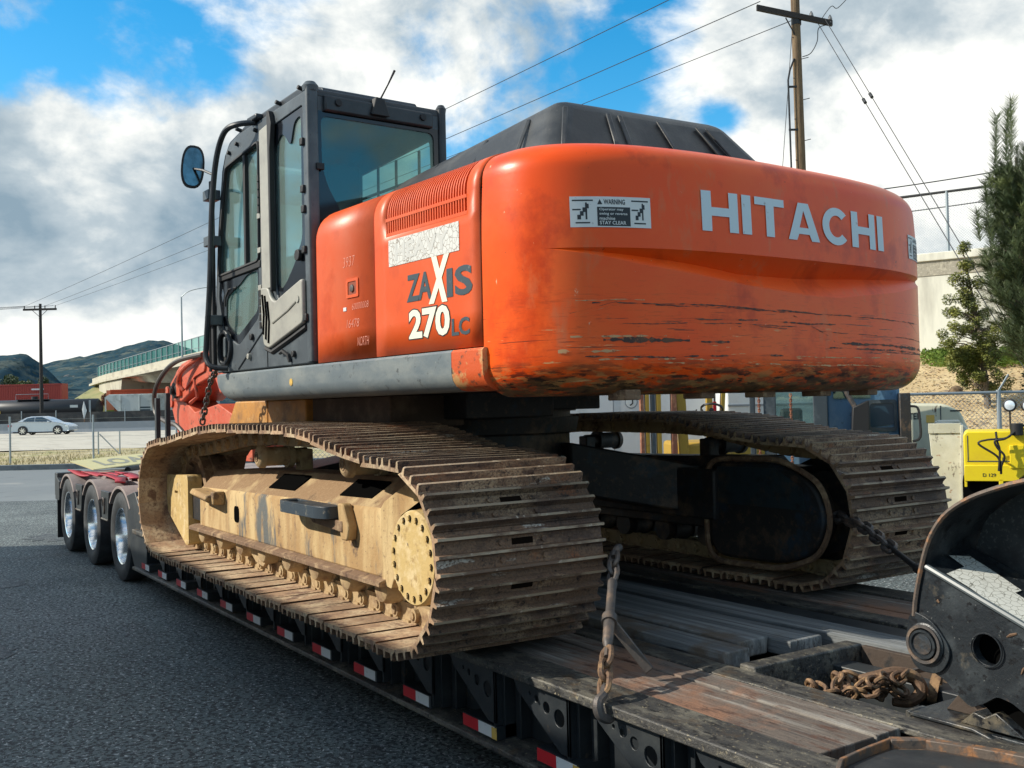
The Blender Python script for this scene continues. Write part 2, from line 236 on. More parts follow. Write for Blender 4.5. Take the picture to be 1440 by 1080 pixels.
 rebar=mat('pinkish_chain', (.5, .25, .22), .6), corr=mat('white_trailer_side', (.60, .62, .63), .5), hazard=mat('insulator', (.2, .2, .2), .3),
 greenscreen=glass('green_screen_mesh', (0.55, 0.82, 0.76), 0.0, 0.30, (0.005, 0.16, 0.12)),
 mesh=glass('chain_link_mesh', (0.72, 0.80, 0.82), 0.0, 0.05),
 glass=glass('green_tinted_glass', (0.72, 0.87, 0.84), 0.06, 0.20, (.40,.50,.46)), glass_dirty=glass('dusty_rear_glass', (0.50, 0.74, 0.70), 0.05, 0.14, (.16,.22,.21)),
 mirror=mat('mirror_face', (0.22, 0.26, 0.28), 0.12, 1.0, layers=[((.10,.12,.13), 9, .4, .7)]),
)

def crack(m, scale, width, col):
    t = m.node_tree; b = t.nodes['Principled BSDF']; g = t.nodes.new('ShaderNodeNewGeometry'); v = t.nodes.new('ShaderNodeTexVoronoi'); v.feature = 'DISTANCE_TO_EDGE'; v.inputs['Scale'].default_value = scale
    n = t.nodes.new('ShaderNodeTexNoise'); n.inputs['Scale'].default_value = scale*1.5; n.inputs['Detail'].default_value = 3; t.links.new(g.outputs['Position'], n.inputs['Vector'])
    a = t.nodes.new('ShaderNodeVectorMath'); a.operation = 'SCALE'; a.inputs['Scale'].default_value = .35/scale; t.links.new(n.outputs['Color'], a.inputs[0])
    d = t.nodes.new('ShaderNodeVectorMath'); t.links.new(g.outputs['Position'], d.inputs[0]); t.links.new(a.outputs[0], d.inputs[1]); t.links.new(d.outputs[0], v.inputs['Vector'])
    l = t.nodes.new('ShaderNodeMath'); l.operation = 'LESS_THAN'; l.inputs[1].default_value = width; t.links.new(v.outputs['Distance'], l.inputs[0])
    mx_ = t.nodes.new('ShaderNodeMix'); mx_.data_type = 'RGBA'; src = b.inputs['Base Color'].links[0].from_socket
    t.links.new(src, mx_.inputs['A']); mx_.inputs['B'].default_value = (*col, 1); t.links.new(l.outputs[0], mx_.inputs['Factor']); t.links.new(mx_.outputs['Result'], b.inputs['Base Color'])
crack(M['arrow'], 42, .030, (.20,.20,.17)); crack(M['vinyl'], 34, .035, (.28,.24,.20))
# ------------------------------------------------------------------ mesh helpers
class MB:
    def __init__(s): s.v = []; s.f = []; s.m = []
    def face(s, idx, m=0): s.f.append(tuple(idx)); s.m.append(m)
    def add(s, vs, fs, m=0):
        o = len(s.v); s.v += [tuple(x) for x in vs]
        for f in fs: s.f.append(tuple(i+o for i in f)); s.m.append(m)
    def hexa(s, p, m=0):   # 8 corners: bottom 4 ccw, top 4 ccw
        s.add(p, [(3,2,1,0),(4,5,6,7),(0,1,5,4),(1,2,6,5),(2,3,7,6),(3,0,4,7)], m); return s
    def box(s, x0, x1, y0, y1, z0, z1, m=0):
        x0, x1 = sorted((x0, x1)); y0, y1 = sorted((y0, y1)); z0, z1 = sorted((z0, z1))
        return s.hexa([(x0,y0,z0),(x1,y0,z0),(x1,y1,z0),(x0,y1,z0),(x0,y0,z1),(x1,y0,z1),(x1,y1,z1),(x0,y1,z1)], m)
    def obox(s, c, size, R, m=0):
        h = [x/2 for x in size]; c = Vector(c)
        p = [c + R @ Vector((a*h[0], b*h[1], d*h[2])) for d in (-1, 1) for a, b in ((-1,-1),(1,-1),(1,1),(-1,1))]
        return s.hexa(p, m)
    def cyl(s, p0, p1, r0, r1=None, seg=16, m=0, cap=True):
        r1 = r0 if r1 is None else r1; p0 = Vector(p0); p1 = Vector(p1); d = (p1-p0).normalized()
        a = d.orthogonal().normalized(); b = d.cross(a); o = len(s.v)
        for p, r in ((p0, r0), (p1, r1)):
            for i in range(seg): t = 2*pi*i/seg; s.v.append(tuple(p + a*(r*cos(t)) + b*(r*sin(t))))
        for i in range(seg):
            j = (i+1) % seg; s.face((o+i, o+j, o+seg+j, o+seg+i), m)
        if cap: s.face([o+i for i in reversed(range(seg))], m); s.face([o+seg+i for i in range(seg)], m)
        return s
    def lathe(s, prof, c, axis, seg=32, m=0, m_fn=None, ring=False, open0=False):  # prof: (dist along axis, radius)
        c = Vector(c); d = Vector(axis).normalized(); a = d.orthogonal().normalized(); b = d.cross(a); o = len(s.v); n = len(prof)
        for h, r in prof:
            for i in range(seg): t = 2*pi*i/seg; s.v.append(tuple(c + d*h + a*(r*cos(t)) + b*(r*sin(t))))
        for k in range(n-1):
            for i in range(seg):
                j = (i+1) % seg; s.face((o+k*seg+i, o+k*seg+j, o+(k+1)*seg+j, o+(k+1)*seg+i), m_fn(k) if m_fn else m)
        if ring:
            for i in range(seg): j = (i+1) % seg; s.face((o+(n-1)*seg+i, o+(n-1)*seg+j, o+j, o+i), m)
        for k, rv in ((0, True), (n-1, False)):
            if prof[k][1] > 1e-4 and not ring and not (open0 and k == 0):
                idx = [o+k*seg+i for i in range(seg)]; s.face(reversed(idx) if rv else idx, m_fn(min(k, n-2)) if m_fn else m)
        return s
    def tube(s, pts, r, seg=8, m=0, closed=False):
        pts = [Vector(p) for p in pts]; n = len(pts); o = len(s.v); a = None
        for i, p in enumerate(pts):
            if closed: d = (pts[(i+1) % n]-pts[i-1]).normalized()
            else: d = (pts[min(i+1, n-1)]-pts[max(i-1, 0)]).normalized()
            a = d.orthogonal().normalized() if a is None else (a - d*a.dot(d)).normalized()
            b = d.cross(a); rr = r[i] if isinstance(r, (list, tuple)) else r
            for k in range(seg): t = 2*pi*k/seg; s.v.append(tuple(p + a*(rr*cos(t)) + b*(rr*sin(t))))
        for i in range(n if closed else n-1):
            q = (i+1) % n
            for k in range(seg): l = (k+1) % seg; s.face((o+i*seg+k, o+i*seg+l, o+q*seg+l, o+q*seg+k), m)
        if not closed: s.face([o+k for k in reversed(range(seg))], m); s.face([o+(n-1)*seg+k for k in range(seg)], m)
        return s
    def prism(s, poly, plane, a, b, m=0, mcap=None):   # poly extruded; plane 'xz','xy','yz'
        def P(u, v, w): return {'xz': (u, w, v), 'xy': (u, v, w), 'yz': (w, u, v)}[plane]
        n = len(poly); o = len(s.v)
        s.v += [P(u, v, a) for u, v in poly]+[P(u, v, b) for u, v in poly]
        for i in range(n): j = (i+1) % n; s.face((o+i, o+j, o+n+j, o+n+i), m)
        mc = m if mcap is None else mcap
        s.face([o+i for i in reversed(range(n))], mc); s.face([o+n+i for i in range(n)], mc); return s
    def plate(s, outer, holes, plane, a, b, m=0):      # plate with round or polygonal holes, extruded a..b
        bm = bmesh.new(); loops = [outer]+list(holes); es = []; allv = []
        for lp in loops:
            vs = [bm.verts.new((u, v, 0)) for u, v in lp]; allv.append(vs)
            for i in range(len(vs)): es.append(bm.edges.new((vs[i], vs[(i+1) % len(vs)])))
        bmesh.ops.triangle_fill(bm, use_beauty=True, use_dissolve=False, edges=es)
        bm.verts.index_update(); V = [(v.co.x, v.co.y) for v in bm.verts]; F = [[v.index for v in f.verts] for f in bm.faces]; LI = [[v.index for v in vs] for vs in allv]
        bm.free()
        def P(u, v, w): return {'xz': (u, w, v), 'xy': (u, v, w), 'yz': (w, u, v)}[plane]
        o = len(s.v); n = len(V); s.v += [P(u, v, a) for u, v in V]+[P(u, v, b) for u, v in V]
        for f in F: s.face([o+i for i in f], m); s.face([o+n+i for i in reversed(f)], m)
        for lp in LI:
            for i in range(len(lp)): p, q = lp[i], lp[(i+1) % len(lp)]; s.face((o+p, o+q, o+n+q, o+n+p), m)
        return s
    def mesh(s, name, mats, smooth=35, recalc=True):
        me = bpy.data.meshes.new(name); me.from_pydata(s.v, [], s.f)
        for mm in (mats if isinstance(mats, (list, tuple)) else [mats]): me.materials.append(mm)
        me.polygons.foreach_set('material_index', s.m)
        if recalc:
            bm = bmesh.new(); bm.from_mesh(me); bmesh.ops.recalc_face_normals(bm, faces=bm.faces); bm.to_mesh(me); bm.free()
        if smooth:
            me.polygons.foreach_set('use_smooth', [True]*len(me.polygons)); me.set_sharp_from_angle(angle=rad(smooth))
        me.update(); return me
def put(name, mb, mats, parent=None, bevel=0.0, smooth=35, loc=(0, 0, 0), rz=0.0, seg=2, recalc=True):
    me = mb.mesh(name, mats, smooth, recalc) if isinstance(mb, MB) else mb
    o = bpy.data.objects.new(name, me); COL.objects.link(o); o.location = loc; o.rotation_euler = (0, 0, rz)
    if parent: o.parent = parent
    if bevel:
        b = o.modifiers.new('bevel', 'BEVEL'); b.width = bevel; b.segments = seg; b.limit_method = 'ANGLE'; b.angle_limit = rad(40)
    return o
def thing(name, label, cat, loc=(0, 0, 0), rz=0.0, group=None):
    o = bpy.data.objects.new(name, None); COL.objects.link(o); o.location = loc; o.rotation_euler = (0, 0, rz); o.empty_display_size = .2
    return tag(o, label, cat, group)
def tag(o, label, cat, group=None):
    o['label'] = label; o['category'] = cat
    if group: o['group'] = group
    return o
def struct(o): o['kind'] = 'structure'; return o
def stuff(o): o['kind'] = 'stuff'; return o
def circ(cx, cy, r, n=20, a0=0): return [(cx+r*cos(a0+2*pi*i/n), cy+r*sin(a0+2*pi*i/n)) for i in range(n)]
def rrect(x0, y0, x1, y1, r, n=4):
    out = []
    for cx, cy, a in ((x1-r, y1-r, 0), (x0+r, y1-r, 90), (x0+r, y0+r, 180), (x1-r, y0+r, 270)):
        for i in range(n+1): t = rad(a+90*i/n); out.append((cx+r*cos(t), cy+r*sin(t)))
    return out
def rpoly(pts, r, n=4):    # round the corners of a polygon
    out = []; N_ = len(pts)
    for i in range(N_):
        p = Vector(pts[i]); a = Vector(pts[i-1])-p; b = Vector(pts[(i+1) % N_])-p
        rr = min(r, a.length*.45, b.length*.45); a = p+a.normalized()*rr; b = p+b.normalized()*rr
        for k in range(n+1):
            t = k/n; q = a*(1-t)**2+p*2*t*(1-t)+b*t*t; out.append((q.x, q.y))
    return out
def smoothpath(pts, n=6, closed=False):
    P = [Vector(p) for p in pts]; out = []; m = len(P)
    for i in range(m if closed else m-1):
        if closed: p0, p1, p2, p3 = P[i-1], P[i], P[(i+1) % m], P[(i+2) % m]
        else: p0, p1, p2, p3 = P[max(i-1, 0)], P[i], P[i+1], P[min(i+2, m-1)]
        for k in range(n):
            t = k/n; out.append(.5*((2*p1)+(p2-p0)*t+(2*p0-5*p1+4*p2-p3)*t*t+(3*p1-p0-3*p2+p3)*t**3))
    if not closed: out.append(P[-1])
    return out
def text_geo(s, bold=0.02, res=3, space=1.0):
    c = bpy.data.curves.new('t', 'FONT'); c.body = s; c.offset = bold; c.resolution_u = res; c.space_character = space
    o = bpy.data.objects.new('t', c); COL.objects.link(o); bpy.context.view_layer.update()
    me = bpy.data.meshes.new_from_object(o); V = [tuple(v.co)[:2] for v in me.vertices]; F = [tuple(p.vertices) for p in me.polygons]
    bpy.data.objects.remove(o); bpy.data.curves.remove(c); bpy.data.meshes.remove(me)
    xs = [v[0] for v in V]; ys = [v[1] for v in V]; x0, x1, y0, y1 = min(xs), max(xs), min(ys), max(ys)
    return [((x-x0)/(x1-x0), (y-y0)/(y1-y0)) for x, y in V], F
def text(name, s, w, h, fn, m, parent, bold=0.02, cuts=0, rz=0, shear=0.0, space=1.0):
    V, F = text_geo(s, bold, space=space)
    bm = bmesh.new(); vs = [bm.verts.new((u*w+shear*v*h, v*h, 0)) for u, v in V]
    for f in F:
        try: bm.faces.new([vs[i] for i in f])
        except ValueError: pass
    for k in range(1, cuts):
        bmesh.ops.bisect_plane(bm, geom=bm.verts[:]+bm.edges[:]+bm.faces[:], plane_co=(w*k/cuts, 0, 0), plane_no=(1, 0, 0))
    for v in bm.verts: v.co = Vector(fn(v.co.x, v.co.y))
    me = bpy.data.meshes.new(name); bm.to_mesh(me); bm.free(); me.materials.append(m)
    return put(name, me, None, parent, rz=rz)
def polydecal(name, polys, fn, m, parent, cuts=0, W_=1.0, rz=0, mats=None):
    bm = bmesh.new()
    for q in polys:
        vs = [bm.verts.new((u, v, 0)) for u, v in q]; es = [bm.edges.new((vs[i], vs[(i+1) % len(vs)])) for i in range(len(vs))]
        bmesh.ops.triangle_fill(bm, use_beauty=True, edges=es)
    for k in range(1, cuts):
        bmesh.ops.bisect_plane(bm, geom=bm.verts[:]+bm.edges[:]+bm.faces[:], plane_co=(W_*k/cuts, 0, 0), plane_no=(1, 0, 0))
    for v in bm.verts: v.co = Vector(fn(v.co.x, v.co.y))
    me = bpy.data.meshes.new(name); bm.to_mesh(me); bm.free(); me.materials.append(m)
    return put(name, me, None, parent, rz=rz)

# ================================================================== EXCAVATOR
PSI = rad(3.3)                       # the upper structure stands slightly slewed on its tracks
EX = thing('excavator', 'large orange tracked excavator with dented counterweight, chained down on the black trailer', 'excavator', (0, 0, 0))
def hp(name, mb, mats, bevel=0.0, parent=None, smooth=35, seg=2, recalc=True):      # a part of the upper structure
    if parent is None: return put(name, mb, mats, EX, bevel, smooth, rz=PSI, seg=seg, recalc=recalc)
    return put(name, mb, mats, parent, bevel, smooth, seg=seg, recalc=recalc)
# ---- tracks
path = []
for i in range(13):                                            # rear sprocket, bottom to top
    t = rad(-90-180*i/12); path.append((-2.11+.41*cos(t), .445+.41*sin(t)))
path += [(-1.80,.868),(-1.48,.912),(-1.19,.967),(-.94,.995),(-.5,1.002),(-.13,1.005),(.33,1.005),(.7,.995),(1.09,.957),(1.47,.92),(1.80,.892)]
for i in range(13):
    t = rad(90-180*i/12); path.append((2.05+.42*cos(t), .455+.42*sin(t)))
path += [(2.05-4.16*i/20, .035) for i in range(1, 20)]
cum = [0]
for i in range(len(path)):
    a, b = path[i], path[(i+1) % len(path)]; cum.append(cum[-1]+math.hypot(b[0]-a[0], b[1]-a[1]))
def path_at(s):
    s %= cum[-1]
    for i in range(len(path)):
        if s <= cum[i+1]:
            a, b = path[i], path[(i+1) % len(path)]; t = (s-cum[i])/(cum[i+1]-cum[i]); return a[0]+(b[0]-a[0])*t, a[1]+(b[1]-a[1])*t
NSH = round(cum[-1]/0.2); PIT = cum[-1]/NSH
def shoe_mesh():
    P = PIT/2; w = .43; mb = MB()
    prof = [(-P+.008,-.014),(P+.010,-.020),(P+.004,-.013),(P-.010,0)]
    for gx in (.072, 0, -.072): prof += [(gx+.011, .002),(gx+.006,.036),(gx-.006,.036),(gx-.012,.002)]
    prof += [(-P+.012, .0)]
    o = 0; ys = [-w, -w+.008, w-.008, w]
    n = len(prof)
    # body, ends slightly worn back at the grouser tips
    for k, y in enumerate(ys):
        for x, z in prof: mb.v.append((x, y, z*(0.90 if k in (0, 3) and z > .01 else 1)))
    for k in range(3):
        for i in range(n):
            j = (i+1) % n; mb.face((k*n+i, k*n+j, (k+1)*n+j, (k+1)*n+i), 1 if i == 0 else 3 if i in (5, 9, 13) else 0)
    for k in (0, 3):
        base = [k*n+i for i in range(n)]
        body = [0, 1, 2, 3]+[n-1]
        mb.face([base[i] for i in (0, 1, 2, 3, 4, 7, 8, 11, 12, 15, n-1)], 1)
        for q in (4, 8, 12): mb.face([base[q+i] for i in range(4)], 1)
    for gx in (.036, -.036):                                    # dark boxes painting the shade of mud relief slots; bolts by the link
        mb.box(gx-.014, gx+.014, -.055, .055, -.001, .0022, 2) if gx > 0 else None
        for yb in (-.11, .11): mb.cyl((gx, yb, 0), (gx, yb, .010), .014, seg=6)
    return mb.mesh('track_shoe', [M['shoe'], M['shoe_in'], M['slot'], M['shoe_tip']], 0)
def link_mesh():
    mb = MB(); P = PIT/2
    for y in (-.085, .085):
        y0, y1 = y-.018, y+.018
        mb.prism([(-P-.03,-.05),(-P-.01,-.02),(-.02,-.014),(P-.02,-.014),(P+.02,-.04),(P+.025,-.085),(P-.02,-.112),(-P+.02,-.112),(-P-.025,-.09)], 'xz', y0, y1)
        s = 1 if y > 0 else -1
        mb.cyl((-P, y-s*.01, -.066), (-P, y+s*.042, -.066), .036, seg=10); mb.cyl((-P, y+s*.042, -.066), (-P, y+s*.05, -.066), .02, seg=8)
        mb.box(-.03, .03, y-.03, y+.03, -.03, -.012)
    mb.cyl((-P,-.1,-.066),(-P,.1,-.066),.022,seg=8)
    return mb.mesh('track_link', M['mudlink'], 30)
SHM, LKM = shoe_mesh(), link_mesh()
for side in (1, -1):
    for k in range(NSH):
        s = (k+.5)*PIT; a = path_at(s-PIT/2); b = path_at(s+PIT/2); mx_, mz = (a[0]+b[0])/2, (a[1]+b[1])/2
        ang = atan2(b[1]-a[1], b[0]-a[0]); jit = random.uniform(-.004, .004)
        for nm, me in (('track_shoe', SHM), ('track_link', LKM)):
            o = bpy.data.objects.new(nm, me); COL.objects.link(o); o.parent = EX
            # local x runs along the path, local z points out of the loop
            t = Vector((cos(ang), 0, sin(ang))); nrm = Vector((-t.z, 0, t.x))
            c = Vector((-.03, 0, .445))
            if nrm.dot(Vector((mx_, 0, mz))-Vector((min(max(mx_, -2.1), 2.05), 0, .45))) < 0: nrm = -nrm
            y = Vector((nrm.y*t.z-nrm.z*t.y, nrm.z*t.x-nrm.x*t.z, nrm.x*t.y-nrm.y*t.x))
            tilt = Matrix.Rotation(random.uniform(-.012, .012), 3, 'X') if nm == 'track_shoe' else Matrix.Identity(3)
            R = Matrix((t, y, nrm)).transposed() @ tilt
            o.matrix_local = Matrix.Translation((mx_, side*1.295+(jit if nm == 'track_shoe' else 0), mz)) @ R.to_4x4()
# ---- track frames (near one mud coated, far one oily)
def frame_loft(stations, mats):       # stations: x, zbot, zridge, ztop, y_out, y_top, y_in
    mb = MB(); n = 7
    for (x, zb, zr, zt, yo, yt, yi) in stations:
        mb.v += [(x, yo, zb), (x, yo, zr-.02), (x, yo-.012, zr), (x, yt, zt), (x, yi, zt), (x, yi, zr), (x, yi, zb)]
    for k in range(len(stations)-1):
        for i in range(n):
            j = (i+1) % n; mb.face((k*n+i, k*n+j, (k+1)*n+j, (k+1)*n+i), 1 if i in (2, 3) else 0)
    mb.face(list(range(n))); mb.face([(len(stations)-1)*n+i for i in range(n)])
    return mb
for side in (1, -1):
    near = side == 1
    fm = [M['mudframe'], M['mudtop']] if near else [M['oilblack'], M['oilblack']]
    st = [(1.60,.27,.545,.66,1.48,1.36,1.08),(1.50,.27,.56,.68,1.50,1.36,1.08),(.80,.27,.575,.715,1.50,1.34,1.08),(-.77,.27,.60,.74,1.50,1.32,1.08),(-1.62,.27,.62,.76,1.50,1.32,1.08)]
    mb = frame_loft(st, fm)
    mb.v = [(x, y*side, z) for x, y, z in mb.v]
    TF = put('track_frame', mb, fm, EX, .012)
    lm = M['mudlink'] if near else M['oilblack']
    def sub(name, mbx, mm, bevel=0.0, par=None, smooth=35):
        mbx.v = [(x, y*side, z) for x, y, z in mbx.v]; return put(name, mbx, mm, par or TF, bevel, smooth)
    sub('bottom_flange', MB().prism([(1.505,.236),(1.545,.236),(1.545,.262),(1.50,.275),(1.30,.275),(1.30,.236)], 'yz', -1.60, 1.68), M['flangemud'], .004)
    # rear housing plate that carries the travel motor: sloped front, raised rear, curving round the cap
    pl = [(-1.56,.245),(-1.66,.235),(-1.70,.30),(-1.73,.52),(-1.78,.60),(-2.06,.715),(-2.12,.74),(-2.16,.72),(-1.95,.80),(-1.60,.655),(-1.56,.62)]
    sub('housing_plate', MB().prism(pl, 'xz', 1.36, 1.508), fm[0], .008)
    sub('housing_web', MB().box(-1.90, -1.55, 1.02, 1.34, .25, .70), M['oilblack'] if not near else M['flangemud'])
    # idler guard
    g = rpoly([(2.40,.32),(2.425,.45),(2.41,.615),(1.84,.635),(1.815,.60),(1.815,.10),(1.88,.09)], .04)
    gm = MB().plate(g, [rrect(2.10,.476,2.19,.498,.008, 2)], 'xz', 1.40, 1.51); gm.box(2.09, 2.20, 1.43, 1.44, .46, .51)
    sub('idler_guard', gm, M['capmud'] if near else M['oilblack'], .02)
    sub('fork', MB().box(1.55, 2.15, 1.42, 1.475, .30, .52), M['oilblack'])
    idl = MB().lathe([(-.10,.16),(-.10,.345),(-.03,.345),(-.03,.37),(.03,.37),(.03,.345),(.10,.345),(.10,.28),(.05,.25),(.05,.12),(.13,.11),(.13,0.0)], (2.05, 1.295, .455), (0, 1, 0), 40)
    sub('idler_wheel', idl, M['flangemud'], smooth=30)
    # sprocket and motor cap
    sp = MB(); teeth = []
    for i in range(21*4):
        r = (.335, .365, .365, .335)[i % 4]; t = 2*pi*i/84; teeth.append((-2.11+r*cos(t), .445+r*sin(t)))
    sp.prism(teeth, 'xz', 1.265, 1.325); sp.cyl((-2.11, 1.1, .445), (-2.11, 1.44, .445), .24, seg=32)
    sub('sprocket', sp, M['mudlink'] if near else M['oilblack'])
    if near:
        cp = sub('motor_cap', MB().lathe([(0,.20),(.12,.212),(.20,.212),(.212,.204),(.214,0)], (-2.125, 1.42, .447), (0, 1, 0), 48), M['capmud'], smooth=25, par=EX)
        for i in range(18):
            t = 2*pi*i/18+.1; bx, bz = -2.125+.178*cos(t), .447+.178*sin(t)
            b_ = MB(); b_.lathe([(0,.0135),(.0025,.0135),(.0027,.0)], (bx, 1.633, bz), (0, 1, 0), 10, 1); b_.cyl((bx+.004, 1.633, bz-.002), (bx+.004, 1.643, bz-.002), .0115, seg=8)
            sub('bolt', b_, [M['capmud'], M['slot']], par=cp)
        # black slabs painting the shade of openings, then steps, lug
        for xa, xb in ((.20,-.30),(-.92,-1.38)):
            o_ = MB(); zr = .575+.015; q = []
            def sl(x, f): zr = .575+(.8-x)*.0165; zt = .715+(.8-x)*.0165; return (x, 1.488+(1.335-1.488)*f, zr+(zt-zr)*f+.004)
            o_.v = [sl(xa,.28), sl(xa-.05,.86), sl(xb,.86), sl(xb+.05,.28)]; o_.face((0,1,2,3)); o_.v += [(v[0], v[1], v[2]-.012) for v in o_.v[:4]]
            for i in range(4): o_.face((i, (i+1) % 4, 4+(i+1) % 4, 4+i))
            o_.face((4,5,6,7)); sub('frame_opening_shade', o_, M['void'], smooth=0)
        sub('frame_slot_shade', MB().prism(rrect(.635,.365,.735,.475,.03), 'xz', 1.495, 1.503), M['void'])
        stp = MB(); stp.prism([(1.5,.0),(1.5,.06),(1.62,.06),(1.64,.03),(1.60,.0)], 'yz', .98, 1.36); stp.v = [(x, y-.01, z+.475+(.03 if x > 1.2 else 0)) for x, y, z in stp.v]
        sub('step_bracket', stp, M['mudframe'], .01)
        sub('step_bracket', MB().box(.93,1.0,1.5,1.585,.47,.56), M['mudframe'], .01)
        stp = MB(); stp.plate(rpoly([(-.42,1.505),(-.42,1.60),(-.50,1.635),(-1.02,1.635),(-1.10,1.60),(-1.10,1.505)], .03), [rpoly([(-.50,1.525),(-.50,1.60),(-.66,1.60),(-.66,1.525)], .01)], 'xy', .535, .60)
        sub('step_bracket', stp, M['bluegrease'], .006)
        sub('step_support', MB().prism([(-.72,.53),(-1.20,.53),(-1.20,.47),(-.80,.49)], 'xz', 1.50, 1.56), M['flangemud'], .006)
        sub('lashing_lug', MB().prism(rpoly([(-1.13,.62),(-1.20,.62),(-1.27,.50),(-1.25,.43),(-1.17,.43),(-1.15,.50)], .02), 'xz', 1.50, 1.555), M['mudframe'], .008)
    # rollers
    for i in range(8):
        x = 1.55-i*.435; rb = MB()
        rb.lathe([(-.15,.0),(-.15,.08),(-.10,.085),(-.10,.106),(-.07,.106),(-.07,.09),(.07,.09),(.07,.106),(.10,.106),(.10,.088),(.165,.082),(.19,.07),(.20,.05),(.20,0)], (x, 1.295, .215), (0, 1, 0), 20)
        sub('track_roller', rb, lm)
        sub('roller_bracket', MB().prism([(x-.055,.255),(x+.055,.255),(x+.05,.20),(x+.02,.165),(x-.02,.165),(x-.05,.20)], 'xz', 1.43, 1.49), lm, .008)
    for x in (.42,):
        sub('track_guard', MB().prism([(x+.17,.25),(x-.17,.25),(x-.16,.15),(x-.09,.10),(x+.05,.115),(x+.14,.16)], 'xz', 1.425, 1.447), lm, .004)
    for x in (.27, -1.09):
        rb = MB().lathe([(0,0),(0,.045),(.004,.05),(.008,.062),(.02,.072),(.05,.075),(.052,.062),(.20,.062),(.2,.078),(.24,.078),(.24,.05),(.34,.05),(.34,0)], (x, 1.50, .82), (0, -1, 0), 28)
        cr_ = sub('carrier_roller', rb, [M['mudlink'], M['flangemud']] if near else M['oilblack'], par=EX)
        for r in (.032, .018):
            rr = MB().lathe([(0, r),(.004, r),(.004, r-.005),(0, r-.005)], (x, 1.50, .82), (0, 1, 0), 20, ring=True); sub('roller_ring', rr, M['flangemud'] if near else M['oilblack'], par=cr_)
        sub('roller_post', MB().box(x-.05, x+.05, 1.13, 1.22, .66, .86), lm if near else M['oilblack'], .01)
# inner face of the far track: covered travel motor and leg of the centre frame
cap = rpoly([(-1.36,.72),(-1.95,.74),(-2.22,.62),(-2.30,.42),(-2.22,.24),(-1.98,.14),(-1.36,.13)], .16, 6)
MC = put('motor_cover', MB().prism(cap, 'xz', -1.02, -.90), M['oilblack'], EX, .02)
put('cover_plate', MB().prism([(-1.45,.70),(-1.93,.705),(-2.13,.60),(-2.15,.47),(-1.45,.47)], 'xz', -.899, -.893), mat('dark_teal_plate', (.018,.034,.042), .5, layers=[((.09,.06,.035), 6, .55, .7), ((.01,.012,.015), 14, .5, .7)], bump=.2), MC)
rim = MB(); o_ = [Vector((x, -.90, z)) for x, z in rpoly([(-1.34,.745),(-1.97,.765),(-2.27,.63),(-2.34,.42),(-2.25,.22),(-1.98,.11),(-1.34,.10)], .16, 6)]
rim.tube(o_, .018, 6, closed=True); put('cover_rim', rim, M['flangemud'], MC)
cf = MB(); cf.prism(circ(0, 0, .66, 20, .15), 'xy', .50, .93)
for sx in (1, -1):
    for sy in (1, -1):
        cf.hexa([(sx*.25, sy*.35, .52), (sx*.70, sy*.30, .52), (sx*1.30, sy*1.12, .34), (sx*.75, sy*1.12, .34), (sx*.25, sy*.35, .86), (sx*.70, sy*.30, .86), (sx*1.30, sy*1.12, .66), (sx*.75, sy*1.12, .66)])
cf.box(-1.45, 1.2, -1.12, -.86, .36, .68); cf.box(-1.5, 1.2, .86, 1.10, .34, .66)
put('centre_frame', cf, M['oilblack'], EX, .015)
hp('swing_bearing', MB().lathe([(0,.60),(0,.70),(.10,.72),(.10,.66),(.14,.66),(.14,.70),(.25,.70),(.25,.0)], (0, 0, .93), (0, 0, 1), 48), M['oilblack'])
# ---- upper structure: deck and skirts
dk = MB(); dk.prism([(1.0,-1.38),(1.0,1.38),(-2.2,1.38),(-2.42,1.0),(-2.42,-1.0),(-2.2,-1.38)], 'xy', 1.19, 1.375)
dk.box(-1.0, -.5, .1, .75, 1.04, 1.2); dk.box(-.75, -.4, -.5, .3, 1.08, 1.2)
hp('turntable_deck', dk, M['oilblack'], .01)
def skirt(x0, x1, m, name, seed=0):
    mb = MB(); n = 9; xs = []
    front = x0 > .8
    xs = [x0, x0-.02, x0-.06, x0-.13, x0-.25] if front else [x0]
    k = 0
    while xs[-1] > x1+.25: xs.append(xs[-1]-.25)
    xs.append(x1)
    for x in xs:
        d = (x0-x) if front else 9
        f = 1.0 if d > .22 else sin(math.acos(max(0, 1-d/.22))) if d < .22 else 1.0
        zt = 1.378; zb = zt-(zt-1.185)*max(f, .42)
        yo = 1.492; r = min(.085, (zt-zb)*.5)
        sec = [(1.30, zt), (yo-.012, zt), (yo, zt-.012)]
        for i in range(5): t = rad(90*i/4); sec.append((yo-r+r*cos(t), zb+r-r*sin(t)))
        sec.append((1.30, zb))
        for y, z in sec: mb.v.append((x, y-(.05*(1-f)**2 if front else 0), z))
    n = len(sec)
    for k in range(len(xs)-1):
        for i in range(n): j = (i+1) % n; mb.face((k*n+i, k*n+j, (k+1)*n+j, (k+1)*n+i))
    mb.face(range(n)); mb.face([(len(xs)-1)*n+i for i in range(n)])
    return hp(name, mb, m, 0)
skirt(1.065, -1.98, M['skirt'], 'side_skirt'); s_ = skirt(-1.983, -2.235, M['orange_rust'], 'side_skirt')
hp('side_skirt', MB().box(-2.2, 1.0, -1.48, -1.38, 1.19, 1.375), M['skirt'], .03)
tagm = MB().prism(circ(-.22, 1.285, .022, 12), 'xz', 1.4925, 1.495); hp('small_sticker', tagm, M['yellowtag'])
ub = MB(); ub.prism([(.95,1.19),(1.55,1.19),(1.70,1.02),(.95,1.02)], 'xz', .95, 1.15); ub.prism([(.94,1.19),(.32,1.19),(.32,1.02),(.94,1.02)], 'xz', .97, 1.15)
UB = hp('foot_bracket', ub, M['mustard'], .01)
